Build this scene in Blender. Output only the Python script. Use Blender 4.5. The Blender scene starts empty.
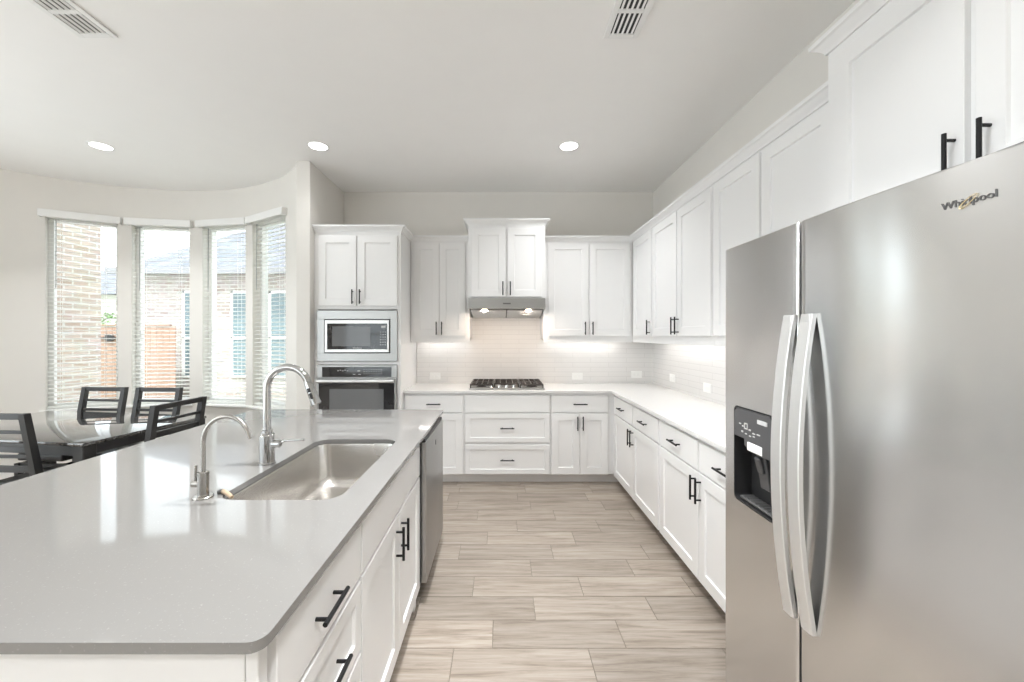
import bpy, bmesh, math, random
from mathutils import Vector, Matrix
from mathutils.geometry import tessellate_polygon

random.seed(7)
S = bpy.context.scene
COL = S.collection
PI = math.pi

# ------------------------------------------------------------------ camera
EYE = 1.44
FPX = 400.0
cam_d = bpy.data.cameras.new('camera')
cam_d.sensor_fit = 'HORIZONTAL'
cam_d.sensor_width = 36.0
cam_d.lens = FPX * 36.0 / 1024.0
cam_d.shift_x = (512 - 501) / 1024.0
cam_d.shift_y = -(341 - 336) / 1024.0
cam_d.clip_start = 0.02
cam_d.clip_end = 200
cam = bpy.data.objects.new('camera', cam_d)
COL.objects.link(cam)
cam.location = (0, 0, EYE)
cam.rotation_euler = (PI / 2, 0, 0)
S.camera = cam

# ------------------------------------------------------------------ world, sun, exposure
W = bpy.data.worlds.new('sky')
S.world = W
W.use_nodes = True
bg = W.node_tree.nodes['Background']
bg.inputs['Color'].default_value = (0.91, 0.96, 1.0, 1)
bg.inputs['Strength'].default_value = 3.2
sun_d = bpy.data.lights.new('sun', 'SUN')
sun_d.energy = 5.5
sun_d.angle = math.radians(6)
sun_d.color = (1.0, 0.98, 0.96)
sun = bpy.data.objects.new('sun', sun_d)
COL.objects.link(sun)
sun.rotation_euler = (math.radians(27), 0, math.radians(-20))
S.view_settings.view_transform = 'Standard'
S.view_settings.look = 'None'
S.view_settings.gamma = 1.0
S.view_settings.use_curve_mapping = False
S.view_settings.exposure = 0.38
CAN_POWER = 15.0
CAN_SPREAD = 115
ADDED_TORCH_POWER = 36.0
CAN_COL = (0.985, 0.995, 1.0)
STRIP_POWER = 13.0
try:
    S.cycles.use_denoising = True
    S.cycles.max_bounces = 14
    S.cycles.diffuse_bounces = 8
    S.cycles.glossy_bounces = 5
    S.cycles.transparent_max_bounces = 16
    S.cycles.sample_clamp_indirect = 6.0
    S.cycles.caustics_reflective = False
    S.cycles.caustics_refractive = False
except Exception:
    pass

# ------------------------------------------------------------------ room numbers (metres)
CEIL = 3.05
WR = 1.70            # right wall
WB = 4.47            # back wall
WL = -5.17           # left wall
WN = -4.60           # rear wall
STUB_X0, STUB_X1, STUB_Y = -1.885, -1.757, 3.68
ACX, ACY, AR = -3.40, 2.484, 1.957   # bay arc


# ------------------------------------------------------------------ materials
def nodes_of(name):
    m = bpy.data.materials.new(name)
    m.use_nodes = True
    nt = m.node_tree
    return m, nt, nt.nodes['Principled BSDF']


def mat(name, col, rough=0.5, metal=0.0, var=0.03, scale=6.0, bump=0.0, bscale=60.0,
        stretch=(1, 1, 1), rvar=0.0, coat=0.0, spec=0.5, aniso=0.0, arot=0.0):
    m, nt, p = nodes_of(name)
    tc = nt.nodes.new('ShaderNodeTexCoord')
    mp = nt.nodes.new('ShaderNodeMapping')
    mp.inputs['Scale'].default_value = stretch
    nt.links.new(tc.outputs['Object'], mp.inputs['Vector'])
    nz = nt.nodes.new('ShaderNodeTexNoise')
    nz.inputs['Scale'].default_value = scale
    nz.inputs['Detail'].default_value = 4
    nt.links.new(mp.outputs['Vector'], nz.inputs['Vector'])
    mx = nt.nodes.new('ShaderNodeMix')
    mx.data_type = 'RGBA'
    lo = [max(0, c * (1 - var)) for c in col] + [1]
    hi = [min(1, c * (1 + var)) for c in col] + [1]
    mx.inputs[6].default_value = lo
    mx.inputs[7].default_value = hi
    nt.links.new(nz.outputs['Fac'], mx.inputs[0])
    nt.links.new(mx.outputs[2], p.inputs['Base Color'])
    p.inputs['Roughness'].default_value = rough
    p.inputs['Metallic'].default_value = metal
    p.inputs['Specular IOR Level'].default_value = spec
    p.inputs['Coat Weight'].default_value = coat
    p.inputs['Anisotropic'].default_value = aniso
    p.inputs['Anisotropic Rotation'].default_value = arot
    if rvar:
        mr = nt.nodes.new('ShaderNodeMapRange')
        mr.inputs['To Min'].default_value = max(0.0, rough - rvar)
        mr.inputs['To Max'].default_value = rough + rvar
        nt.links.new(nz.outputs['Fac'], mr.inputs['Value'])
        nt.links.new(mr.outputs['Result'], p.inputs['Roughness'])
    if bump:
        nb = nt.nodes.new('ShaderNodeTexNoise')
        nb.inputs['Scale'].default_value = bscale
        nb.inputs['Detail'].default_value = 3
        nt.links.new(mp.outputs['Vector'], nb.inputs['Vector'])
        bp = nt.nodes.new('ShaderNodeBump')
        bp.inputs['Strength'].default_value = bump
        bp.inputs['Distance'].default_value = 0.002
        nt.links.new(nb.outputs['Fac'], bp.inputs['Height'])
        nt.links.new(bp.outputs['Normal'], p.inputs['Normal'])
    return m


def emit(name, col, strength):
    m, nt, p = nodes_of(name)
    p.inputs['Base Color'].default_value = (*col, 1)
    p.inputs['Emission Color'].default_value = (*col, 1)
    p.inputs['Emission Strength'].default_value = strength
    return m


def brick_mat(name, c1, c2, cm, bw, bh, mortar, axis, rough, bump=0.3, noise=0.0, offset=0.5, spec=0.5):
    """axis: which object axes make the wall plane ('xz' or 'yz')."""
    m, nt, p = nodes_of(name)
    tc = nt.nodes.new('ShaderNodeTexCoord')
    sp = nt.nodes.new('ShaderNodeSeparateXYZ')
    cb = nt.nodes.new('ShaderNodeCombineXYZ')
    nt.links.new(tc.outputs['Object'], sp.inputs[0])
    nt.links.new(sp.outputs[axis[0].upper()], cb.inputs['X'])
    nt.links.new(sp.outputs['Z'], cb.inputs['Y'])
    b = nt.nodes.new('ShaderNodeTexBrick')
    b.offset = offset
    b.inputs['Color1'].default_value = (*c1, 1)
    b.inputs['Color2'].default_value = (*c2, 1)
    b.inputs['Mortar'].default_value = (*cm, 1)
    b.inputs['Scale'].default_value = 1.0
    b.inputs['Mortar Size'].default_value = mortar
    b.inputs['Mortar Smooth'].default_value = 0.2
    b.inputs['Brick Width'].default_value = bw
    b.inputs['Row Height'].default_value = bh
    nt.links.new(cb.outputs[0], b.inputs['Vector'])
    col_out = b.outputs['Color']
    if noise:
        nz = nt.nodes.new('ShaderNodeTexNoise')
        nz.inputs['Scale'].default_value = 5
        nz.inputs['Detail'].default_value = 5
        nt.links.new(tc.outputs['Object'], nz.inputs['Vector'])
        mx = nt.nodes.new('ShaderNodeMix')
        mx.data_type = 'RGBA'
        mx.blend_type = 'MULTIPLY'
        mx.inputs[0].default_value = noise
        nt.links.new(b.outputs['Color'], mx.inputs[6])
        nt.links.new(nz.outputs['Color'], mx.inputs[7])
        col_out = mx.outputs[2]
    nt.links.new(col_out, p.inputs['Base Color'])
    p.inputs['Roughness'].default_value = rough
    p.inputs['Specular IOR Level'].default_value = spec
    bp = nt.nodes.new('ShaderNodeBump')
    bp.invert = True
    bp.inputs['Strength'].default_value = bump
    bp.inputs['Distance'].default_value = 0.003
    nt.links.new(b.outputs['Fac'], bp.inputs['Height'])
    nt.links.new(bp.outputs['Normal'], p.inputs['Normal'])
    return m


def glass_mat(name, tint, refl=1.0):
    m = bpy.data.materials.new(name)
    m.use_nodes = True
    nt = m.node_tree
    nt.nodes.remove(nt.nodes['Principled BSDF'])
    out = nt.nodes['Material Output']
    tr = nt.nodes.new('ShaderNodeBsdfTransparent')
    tr.inputs['Color'].default_value = (*tint, 1)
    gl = nt.nodes.new('ShaderNodeBsdfGlossy')
    gl.inputs['Roughness'].default_value = 0.01
    fr = nt.nodes.new('ShaderNodeFresnel')
    ge = nt.nodes.new('ShaderNodeNewGeometry')
    io = nt.nodes.new('ShaderNodeMapRange')
    io.inputs['To Min'].default_value = 1.35
    io.inputs['To Max'].default_value = 1 / 1.35
    nt.links.new(ge.outputs['Backfacing'], io.inputs['Value'])
    nt.links.new(io.outputs['Result'], fr.inputs['IOR'])
    mx = nt.nodes.new('ShaderNodeMixShader')
    nt.links.new(fr.outputs[0], mx.inputs[0])
    nt.links.new(tr.outputs[0], mx.inputs[1])
    nt.links.new(gl.outputs[0], mx.inputs[2])
    nt.links.new(mx.outputs[0], out.inputs['Surface'])
    return m


def tile_mat(name):
    """Wood-look porcelain planks: each plank's own tone comes from a per-plank attribute, grain runs along x."""
    m, nt, p = nodes_of(name)
    at = nt.nodes.new('ShaderNodeAttribute')
    at.attribute_name = 'plank'
    tc = nt.nodes.new('ShaderNodeTexCoord')
    ad = nt.nodes.new('ShaderNodeVectorMath')
    ad.operation = 'MULTIPLY_ADD'
    ad.inputs[1].default_value = (13.0, 7.0, 3.0)
    nt.links.new(at.outputs['Color'], ad.inputs[0])
    nt.links.new(tc.outputs['Object'], ad.inputs[2])
    mp = nt.nodes.new('ShaderNodeMapping')
    mp.inputs['Scale'].default_value = (1.6, 24, 1)
    nt.links.new(ad.outputs[0], mp.inputs['Vector'])
    n1 = nt.nodes.new('ShaderNodeTexNoise')
    n1.inputs['Scale'].default_value = 1.5
    n1.inputs['Detail'].default_value = 9
    n1.inputs['Roughness'].default_value = 0.70
    n1.inputs['Distortion'].default_value = 0.5
    nt.links.new(mp.outputs[0], n1.inputs['Vector'])
    cr = nt.nodes.new('ShaderNodeValToRGB')
    e = cr.color_ramp.elements
    e[0].position = 0.30
    e[0].color = (0.165, 0.135, 0.107, 1)
    e[1].position = 0.66
    e[1].color = (0.385, 0.34, 0.297, 1)
    mid = e.new(0.48)
    mid.color = (0.30, 0.256, 0.215, 1)
    nt.links.new(n1.outputs['Fac'], cr.inputs[0])
    sx = nt.nodes.new('ShaderNodeSeparateColor')
    nt.links.new(at.outputs['Color'], sx.inputs[0])
    mr = nt.nodes.new('ShaderNodeMapRange')
    mr.inputs['To Min'].default_value = 0.86
    mr.inputs['To Max'].default_value = 1.12
    nt.links.new(sx.outputs[0], mr.inputs['Value'])
    hs = nt.nodes.new('ShaderNodeVectorMath')
    hs.operation = 'SCALE'
    nt.links.new(cr.outputs[0], hs.inputs[0])
    nt.links.new(mr.outputs[0], hs.inputs['Scale'])
    nt.links.new(hs.outputs[0], p.inputs['Base Color'])
    p.inputs['Roughness'].default_value = 0.42
    p.inputs['Specular IOR Level'].default_value = 0.4
    bp = nt.nodes.new('ShaderNodeBump')
    bp.inputs['Strength'].default_value = 0.12
    bp.inputs['Distance'].default_value = 0.001
    nt.links.new(n1.outputs['Fac'], bp.inputs['Height'])
    nt.links.new(bp.outputs['Normal'], p.inputs['Normal'])
    return m


def quartz_mat(name, col, speck, amount, rough):
    m, nt, p = nodes_of(name)
    tc = nt.nodes.new('ShaderNodeTexCoord')
    v = nt.nodes.new('ShaderNodeTexNoise')
    v.inputs['Scale'].default_value = 190
    v.inputs['Detail'].default_value = 2
    nt.links.new(tc.outputs['Object'], v.inputs['Vector'])
    cr = nt.nodes.new('ShaderNodeValToRGB')
    e = cr.color_ramp.elements
    e[0].position = amount
    e[0].color = (*col, 1)
    e[1].position = amount + 0.06
    e[1].color = (*speck, 1)
    nt.links.new(v.outputs['Fac'], cr.inputs[0])
    nt.links.new(cr.outputs[0], p.inputs['Base Color'])
    p.inputs['Roughness'].default_value = rough
    p.inputs['Specular IOR Level'].default_value = 0.55
    return m


def blind_mat(name):
    m, nt, p = nodes_of(name)
    p.inputs['Base Color'].default_value = (0.91, 0.91, 0.90, 1)
    p.inputs['Roughness'].default_value = 0.45
    out = nt.nodes['Material Output']
    t = nt.nodes.new('ShaderNodeBsdfTranslucent')
    nz = nt.nodes.new('ShaderNodeTexNoise')
    nz.inputs['Scale'].default_value = 12
    cr = nt.nodes.new('ShaderNodeValToRGB')
    cr.color_ramp.elements[0].color = (0.84, 0.84, 0.82, 1)
    cr.color_ramp.elements[1].color = (0.90, 0.90, 0.88, 1)
    nt.links.new(nz.outputs['Fac'], cr.inputs[0])
    nt.links.new(cr.outputs[0], t.inputs['Color'])
    mx = nt.nodes.new('ShaderNodeMixShader')
    mx.inputs[0].default_value = 0.6
    nt.links.new(p.outputs[0], mx.inputs[1])
    nt.links.new(t.outputs[0], mx.inputs[2])
    nt.links.new(mx.outputs[0], out.inputs['Surface'])
    return m


def shingle_mat(name):
    return brick_mat(name, (0.12, 0.13, 0.15), (0.17, 0.18, 0.20), (0.08, 0.08, 0.09), 0.3, 0.14, 0.006, 'xz', 0.9, 0.4, 0.2)


M = {
    'wall': mat('wall_paint', (0.74, 0.72, 0.685), 0.75, var=0.015, bump=0.10, bscale=140),
    'ceiling': mat('ceiling_paint', (0.89, 0.885, 0.875), 0.85, var=0.012, bump=0.12, bscale=120),
    'white': mat('cabinet_paint', (0.80, 0.80, 0.80), 0.33, var=0.01, scale=2),
    'trim': mat('trim_paint', (0.83, 0.83, 0.82), 0.4, var=0.01),
    'blind': blind_mat('blind_vinyl'),
    'black': mat('black_metal', (0.018, 0.018, 0.019), 0.38, 0.6, var=0.1),
    'floor': tile_mat('wood_look_tile'),
    'grout': mat('grout', (0.20, 0.17, 0.14), 0.9),
    'quartz_grey': quartz_mat('grey_quartz', (0.222, 0.217, 0.210), (0.27, 0.265, 0.257), 0.66, 0.06),
    'quartz_white': quartz_mat('white_quartz', (0.76, 0.755, 0.745), (0.66, 0.65, 0.64), 0.66, 0.13),
    'steel': mat('brushed_steel', (0.40, 0.40, 0.395), 0.36, 1.0, var=0.04, scale=3, stretch=(1, 1, 90), rvar=0.05, aniso=0.45),
    'steel_door': mat('brushed_steel_door', (0.74, 0.74, 0.74), 0.20, 1.0, var=0.012, scale=3, stretch=(0.8, 0.8, 260), rvar=0.008, aniso=0.8, arot=0.25),
    'steel_sink': mat('sink_steel', (0.62, 0.60, 0.575), 0.27, 1.0, var=0.02, scale=1.5, rvar=0.02),
    'handle_steel': mat('handle_steel', (0.74, 0.74, 0.735), 0.36, 0.75, var=0.02, stretch=(1, 1, 40)),
    'chrome': mat('chrome', (0.52, 0.52, 0.52), 0.12, 1.0, var=0.02),
    'nickel': mat('brushed_nickel', (0.42, 0.405, 0.385), 0.26, 1.0, var=0.03),
    'dark_steel': mat('dark_steel', (0.16, 0.16, 0.16), 0.45, 0.7),
    'black_glass': mat('black_glass', (0.016, 0.016, 0.018), 0.05, 0.0, var=0.1, spec=0.6),
    'smoke_glass': mat('smoke_glass', (0.13, 0.135, 0.14), 0.09, 0.0, var=0.05),
    'black_plastic': mat('black_plastic', (0.02, 0.02, 0.021), 0.4, var=0.1),
    'grey_plastic': mat('grey_plastic', (0.075, 0.075, 0.078), 0.3, var=0.05),
    'legend': mat('legend_print', (0.55, 0.55, 0.55), 0.5),
    'white_plastic': mat('white_plastic', (0.86, 0.86, 0.85), 0.35, var=0.01),
    'iron': mat('cast_iron', (0.055, 0.047, 0.043), 0.38, 0.4, var=0.2, bump=0.3, bscale=300),
    'knob': mat('steel_knob', (0.72, 0.71, 0.70), 0.22, 1.0),
    'logo': mat('logo_metal', (0.20, 0.20, 0.20), 0.3, 0.9),
    'gold': mat('logo_gold', (0.72, 0.60, 0.36), 0.3, 0.9),
    'splash_back': brick_mat('backsplash_tile_back', (0.745, 0.735, 0.725), (0.765, 0.755, 0.745), (0.63, 0.62, 0.61), 0.40, 0.052, 0.0020, 'xz', 0.16, 0.25),
    'splash_side': brick_mat('backsplash_tile_side', (0.745, 0.735, 0.725), (0.765, 0.755, 0.745), (0.63, 0.62, 0.61), 0.40, 0.052, 0.0020, 'yz', 0.16, 0.25),
    'lamp': emit('lamp_lens', (1.0, 0.97, 0.93), 5.0),
    'hood_lamp': emit('hood_lamp_lens', (1.0, 0.80, 0.58), 12.0),
    'strip': emit('led_strip', (1.0, 0.97, 0.93), STRIP_POWER),
    'granite': mat('dark_granite', (0.05, 0.047, 0.045), 0.035, 0.0, var=0.75, scale=55, spec=1.0, coat=0.8),
    'dark_wood': mat('charcoal_wood', (0.023, 0.022, 0.022), 0.42, var=0.15, stretch=(1, 1, 8)),
    'leather': mat('black_leather', (0.020, 0.020, 0.021), 0.33, var=0.15, bump=0.35, bscale=120),
    'tan': mat('tan_wood', (0.52, 0.40, 0.28), 0.5, var=0.15, stretch=(1, 6, 1)),
    'wand': mat('grey_wand', (0.36, 0.36, 0.36), 0.4),
    'vent_shade': mat('duct_shade_paint', (0.035, 0.035, 0.037), 0.8),
    'glass': glass_mat('window_glass', (0.97, 0.99, 0.99)),
    'brick_wing': brick_mat('beige_brick', (0.34, 0.265, 0.215), (0.46, 0.385, 0.33), (0.56, 0.53, 0.50), 0.21, 0.078, 0.011, 'yz', 0.85, 0.5, 0.22),
    'brick_house': brick_mat('pale_brick', (0.36, 0.29, 0.255), (0.49, 0.44, 0.41), (0.57, 0.545, 0.52), 0.21, 0.078, 0.011, 'xz', 0.85, 0.5, 0.22),
    'shingle': shingle_mat('roof_shingle'),
    'cedar': mat('cedar_boards', (0.26, 0.165, 0.12), 0.75, var=0.25, scale=3, stretch=(9, 9, 0.7)),
    'pane_teal': mat('neighbour_pane', (0.12, 0.17, 0.185), 0.08, 0.0, var=0.2),
    'grass': mat('lawn', (0.26, 0.29, 0.18), 0.9, var=0.4, scale=20),
    'patio': mat('concrete', (0.66, 0.65, 0.63), 0.85, var=0.1),
    'leaf': mat('leaves', (0.14, 0.24, 0.09), 0.7, var=0.4, scale=8),
    'bark': mat('bark', (0.16, 0.11, 0.08), 0.85, var=0.3),
    'gutter': mat('grey_gutter', (0.20, 0.20, 0.21), 0.6),
    'soffit': mat('soffit', (0.62, 0.60, 0.56), 0.8),
}


# ------------------------------------------------------------------ mesh helpers
def wloc(o):
    v = Vector((0, 0, 0))
    while o is not None:
        v += o.location
        o = o.parent
    return v


class MB:
    def __init__(self):
        self.bm = bmesh.new()

    def box(self, x0, x1, y0, y1, z0, z1, bev=0.0, seg=1):
        x0, x1 = sorted((x0, x1)); y0, y1 = sorted((y0, y1)); z0, z1 = sorted((z0, z1))
        t = bmesh.new()
        bmesh.ops.create_cube(t, size=1.0)
        for v in t.verts:
            v.co = Vector(((x0 + x1) / 2 + v.co.x * (x1 - x0), (y0 + y1) / 2 + v.co.y * (y1 - y0), (z0 + z1) / 2 + v.co.z * (z1 - z0)))
        if bev > 0:
            bev = min(bev, 0.45 * min(x1 - x0, y1 - y0, z1 - z0))
            bmesh.ops.bevel(t, geom=t.edges[:], offset=bev, segments=seg, affect='EDGES', profile=0.5)
        self.add(t)
        return self

    def add(self, t, mtx=None):
        vm = {}
        for v in t.verts:
            vm[v] = self.bm.verts.new(mtx @ v.co if mtx else v.co)
        for f in t.faces:
            try:
                self.bm.faces.new([vm[v] for v in f.verts])
            except ValueError:
                pass
        t.free()
        return self

    def bar(self, p0, p1, w, h, bev=0.002, up=Vector((0, 0, 1))):
        """A bar of rectangular section from p0 to p1; w across (horizontal), h along up."""
        p0, p1 = Vector(p0), Vector(p1)
        d = p1 - p0
        L = d.length
        z = d.normalized()
        x = z.cross(up)
        if x.length < 1e-4:
            x = Vector((1, 0, 0))
        x.normalize()
        y = x.cross(z)
        t = bmesh.new()
        bmesh.ops.create_cube(t, size=1.0)
        for v in t.verts:
            v.co = Vector((v.co.x * w, v.co.y * h, v.co.z * L))
        if bev:
            bmesh.ops.bevel(t, geom=t.edges[:], offset=min(bev, 0.4 * min(w, h, L)), segments=1, affect='EDGES')
        m = Matrix((x, y, z)).transposed().to_4x4()
        m.translation = (p0 + p1) / 2
        return self.add(t, m)

    def tube(self, pts, r, seg=14, caps=True):
        pts = [Vector(p) for p in pts]
        n = len(pts)
        rs = r if isinstance(r, (list, tuple)) else [r] * n
        rings = []
        prev = None
        for i, p in enumerate(pts):
            d = (pts[min(i + 1, n - 1)] - pts[max(i - 1, 0)]).normalized()
            if prev is None:
                a = d.cross(Vector((0, 0, 1)))
                if a.length < 1e-3:
                    a = d.cross(Vector((0, 1, 0)))
            else:
                a = prev - d * prev.dot(d)
            a.normalize()
            prev = a
            b = d.cross(a)
            rings.append([self.bm.verts.new(p + rs[i] * (math.cos(2 * PI * k / seg) * a + math.sin(2 * PI * k / seg) * b)) for k in range(seg)])
        self.loft(rings, True, caps)
        return self

    def loft(self, rings, closed=True, caps=True):
        for q in range(len(rings) - 1):
            A, B = rings[q], rings[q + 1]
            n = len(A)
            for k in range(n if closed else n - 1):
                self.bm.faces.new((A[k], A[(k + 1) % n], B[(k + 1) % n], B[k]))
        if caps:
            self.bm.faces.new(list(reversed(rings[0])))
            self.bm.faces.new(rings[-1])

    def ringco(self, cos):
        return [self.bm.verts.new(Vector(c)) for c in cos]

    def cyl(self, p0, p1, r, seg=16):
        return self.tube([p0, p1], r, seg)

    def lathe(self, prof, c, seg=24, axis='z', caps=True):
        c = Vector(c)
        rings = []
        for r, h in prof:
            ring = []
            for k in range(seg):
                a = 2 * PI * k / seg
                u, v = r * math.cos(a), r * math.sin(a)
                off = {'z': (u, v, h), 'y': (u, h, v), 'x': (h, u, v)}[axis]
                ring.append(self.bm.verts.new(c + Vector(off)))
            rings.append(ring)
        self.loft(rings, True, caps)
        return self

    def prism(self, outer, z0, z1, holes=()):
        loops = [list(outer)] + [list(h) for h in holes]
        flat = [p for l in loops for p in l]
        tris = tessellate_polygon([[Vector((p[0], p[1], 0)) for p in l] for l in loops])
        lo = [self.bm.verts.new((p[0], p[1], z0)) for p in flat]
        hi = [self.bm.verts.new((p[0], p[1], z1)) for p in flat]
        for t in tris:
            try:
                self.bm.faces.new([hi[i] for i in t])
                self.bm.faces.new([lo[i] for i in reversed(t)])
            except ValueError:
                pass
        base = 0
        for l in loops:
            n = len(l)
            for k in range(n):
                a, b = base + k, base + (k + 1) % n
                self.bm.faces.new((lo[a], lo[b], hi[b], hi[a]))
            base += n
        return self

    def build(self, name, m, parent=None, smooth=True, angle=35, recalc=True):
        if recalc:
            bmesh.ops.recalc_face_normals(self.bm, faces=self.bm.faces[:])
        if parent is not None:
            o = wloc(parent)
            for v in self.bm.verts:
                v.co -= o
        me = bpy.data.meshes.new(name)
        self.bm.to_mesh(me)
        self.bm.free()
        me.materials.append(m)
        if smooth:
            me.polygons.foreach_set('use_smooth', [True] * len(me.polygons))
            me.set_sharp_from_angle(angle=math.radians(angle))
        ob = bpy.data.objects.new(name, me)
        COL.objects.link(ob)
        if parent is not None:
            ob.parent = parent
        return ob


def tag(o, label=None, cat=None, group=None, kind=None):
    if label: o['label'] = label
    if cat: o['category'] = cat
    if group: o['group'] = group
    if kind: o['kind'] = kind
    return o


def thing(name, loc, label, cat, group=None, rz=0.0):
    o = bpy.data.objects.new(name, None)
    o.empty_display_size = 0.1
    COL.objects.link(o)
    o.location = loc
    o.rotation_euler = (0, 0, rz)
    return tag(o, label, cat, group)


def kids(o):
    return [c for c in bpy.data.objects if c.parent == o]


def copy_tree(o, parent=None):
    c = o.copy()
    COL.objects.link(c)
    if parent is not None:
        c.parent = parent
    for ch in kids(o):
        copy_tree(ch, c)
    return c


def struct(mb, name, m, parent=None, **k):
    o = mb.build(name, m, parent, **k)
    if parent is None:
        o['kind'] = 'structure'
    return o


def rrect(x0, x1, y0, y1, r, seg=6):
    pts = []
    for cx, cy, a0 in ((x1 - r, y1 - r, 0), (x0 + r, y1 - r, 90), (x0 + r, y0 + r, 180), (x1 - r, y0 + r, 270)):
        for k in range(seg + 1):
            a = math.radians(a0 + 90 * k / seg)
            pts.append((cx + r * math.cos(a), cy + r * math.sin(a)))
    return pts


def text_bm(body, size, extrude=0.0):
    c = bpy.data.curves.new('lettering', 'FONT')
    c.body = body
    c.size = size
    c.extrude = extrude
    c.align_x = 'CENTER'
    c.align_y = 'CENTER'
    c.resolution_u = 3
    o = bpy.data.objects.new('lettering', c)
    COL.objects.link(o)
    bpy.context.view_layer.update()
    me = bpy.data.meshes.new_from_object(o.evaluated_get(bpy.context.evaluated_depsgraph_get()))
    t = bmesh.new()
    t.from_mesh(me)
    bpy.data.objects.remove(o)
    bpy.data.meshes.remove(me)
    bpy.data.curves.remove(c)
    return t


def text_mtx(face, pos):
    """Lettering standing upright on a face that looks towards -y ('back') or -x ('right')."""
    if face == 'back':
        x, y, z = Vector((1, 0, 0)), Vector((0, 0, 1)), Vector((0, -1, 0))
    else:
        x, y, z = Vector((0, -1, 0)), Vector((0, 0, 1)), Vector((-1, 0, 0))
    m = Matrix((x, y, z)).transposed().to_4x4()
    m.translation = Vector(pos)
    return m


# ------------------------------------------------------------------ large structure
# floor: every plank is one slightly bevelled tile over a grout bed
def make_floor():
    mb = MB()
    x0, x1, y0, y1 = WL - 0.2, WR + 0.1, WN - 0.1, WB + 0.1
    RW, TL, G = 0.183, 0.618, 0.0022
    known = {0: 0.401, 1: 0.578, 2: 0.176, 3: 0.459, 4: 0.186, 5: 0.341, 6: 0.52, 7: 0.12, 8: 0.43, 9: 0.25}
    bm = mb.bm
    layer = bm.loops.layers.float_color.new('plank')
    rnd = random.Random(3)
    k0 = math.floor((y0 - 1.662) / RW)
    k1 = math.ceil((y1 - 1.662) / RW)
    for k in range(k0, k1):
        ya = 1.662 + k * RW
        off = known.get(k, rnd.random() * TL)
        n0 = math.floor((x0 - off) / TL)
        n1 = math.ceil((x1 - off) / TL)
        for n in range(n0, n1):
            xa = off + n * TL
            c = (rnd.random(), rnd.random(), rnd.random(), 1)
            a, b, e, f = xa + G / 2, xa + TL - G / 2, ya + G / 2, ya + RW - G / 2
            bv = 0.0012
            top = [bm.verts.new(p) for p in ((a + bv, e + bv, 0), (b - bv, e + bv, 0), (b - bv, f - bv, 0), (a + bv, f - bv, 0))]
            low = [bm.verts.new(p) for p in ((a, e, -0.0035), (b, e, -0.0035), (b, f, -0.0035), (a, f, -0.0035))]
            fs = [bm.faces.new(top)]
            for q in range(4):
                fs.append(bm.faces.new((low[q], low[(q + 1) % 4], top[(q + 1) % 4], top[q])))
            for fc in fs:
                for lp in fc.loops:
                    lp[layer] = c
    fl = struct(mb, 'floor', M['floor'], smooth=False)
    g = MB()
    g.box(x0, x1, y0, y1, -0.06, -0.0030)
    struct(g, 'grout_bed', M['grout'], fl)


make_floor()


def arc_pt(th, r=AR):
    return (ACX + r * math.sin(th), ACY + r * math.cos(th))


def ray_th(u):
    """Angle on the bay arc where the ray through column u meets it."""
    k = (u - 501) / FPX
    a = k * k + 1
    b = 2 * (-k * ACX - ACY)
    c = ACX * ACX + ACY * ACY - AR * AR
    y = (-b + math.sqrt(b * b - 4 * a * c)) / (2 * a)
    return math.atan2(k * y - ACX, y - ACY)


TH0 = math.asin((WL - ACX) / AR)
TH1 = math.asin((STUB_X0 + 0.005 - ACX) / AR)
WIN = [(ray_th(45.5), ray_th(117.5)), (ray_th(131.5), ray_th(189.5)), (ray_th(202.5), ray_th(245.5)), (ray_th(252.5), ray_th(285.5))]
WZ0, WZ1 = 0.69, 2.68
WT = 0.15


def arc_wall(mb, ta, tb, z0, z1, n=None):
    n = n or max(1, int((tb - ta) / math.radians(2.5)))
    for zpair in (0,):
        rings = []
        for k in range(n + 1):
            t = ta + (tb - ta) * k / n
            i, o = arc_pt(t), arc_pt(t, AR + WT)
            rings.append(mb.ringco([(i[0], i[1], z0), (o[0], o[1], z0), (o[0], o[1], z1), (i[0], i[1], z1)]))
        mb.loft(rings)


bay = MB()
prev = TH0
for ta, tb in WIN:
    arc_wall(bay, prev, ta, 0, CEIL)
    arc_wall(bay, ta, tb, 0, WZ0)
    arc_wall(bay, ta, tb, WZ1, CEIL)
    prev = tb
arc_wall(bay, prev, TH1, 0, CEIL)
struct(bay, 'wall_bay', M['wall'], angle=25)

# ceiling follows the bay
cp = [(WL - 0.15, WN - 0.15), (WR + 0.15, WN - 0.15), (WR + 0.15, WB + 0.15), (STUB_X0, WB + 0.15)]
t_end = math.asin((STUB_X0 - ACX) / (AR + WT))
t_beg = math.asin(max(-1, (WL - 0.15 - ACX) / (AR + WT)))
for k in range(25):
    t = t_end + (t_beg - t_end) * k / 24
    cp.append(arc_pt(t, AR + WT))
struct(MB().prism(cp, CEIL, CEIL + 0.12), 'ceiling', M['ceiling'], smooth=False)

struct(MB().box(STUB_X0, STUB_X1, STUB_Y, WB + 0.15, 0, CEIL, 0.004), 'wall_partition', M['wall'])
struct(MB().box(STUB_X1, WR + 0.15, WB, WB + 0.15, 0, CEIL), 'wall_back', M['wall'])
struct(MB().box(WR, WR + 0.15, WN - 0.15, WB, 0, CEIL), 'wall_right', M['wall'])


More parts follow.
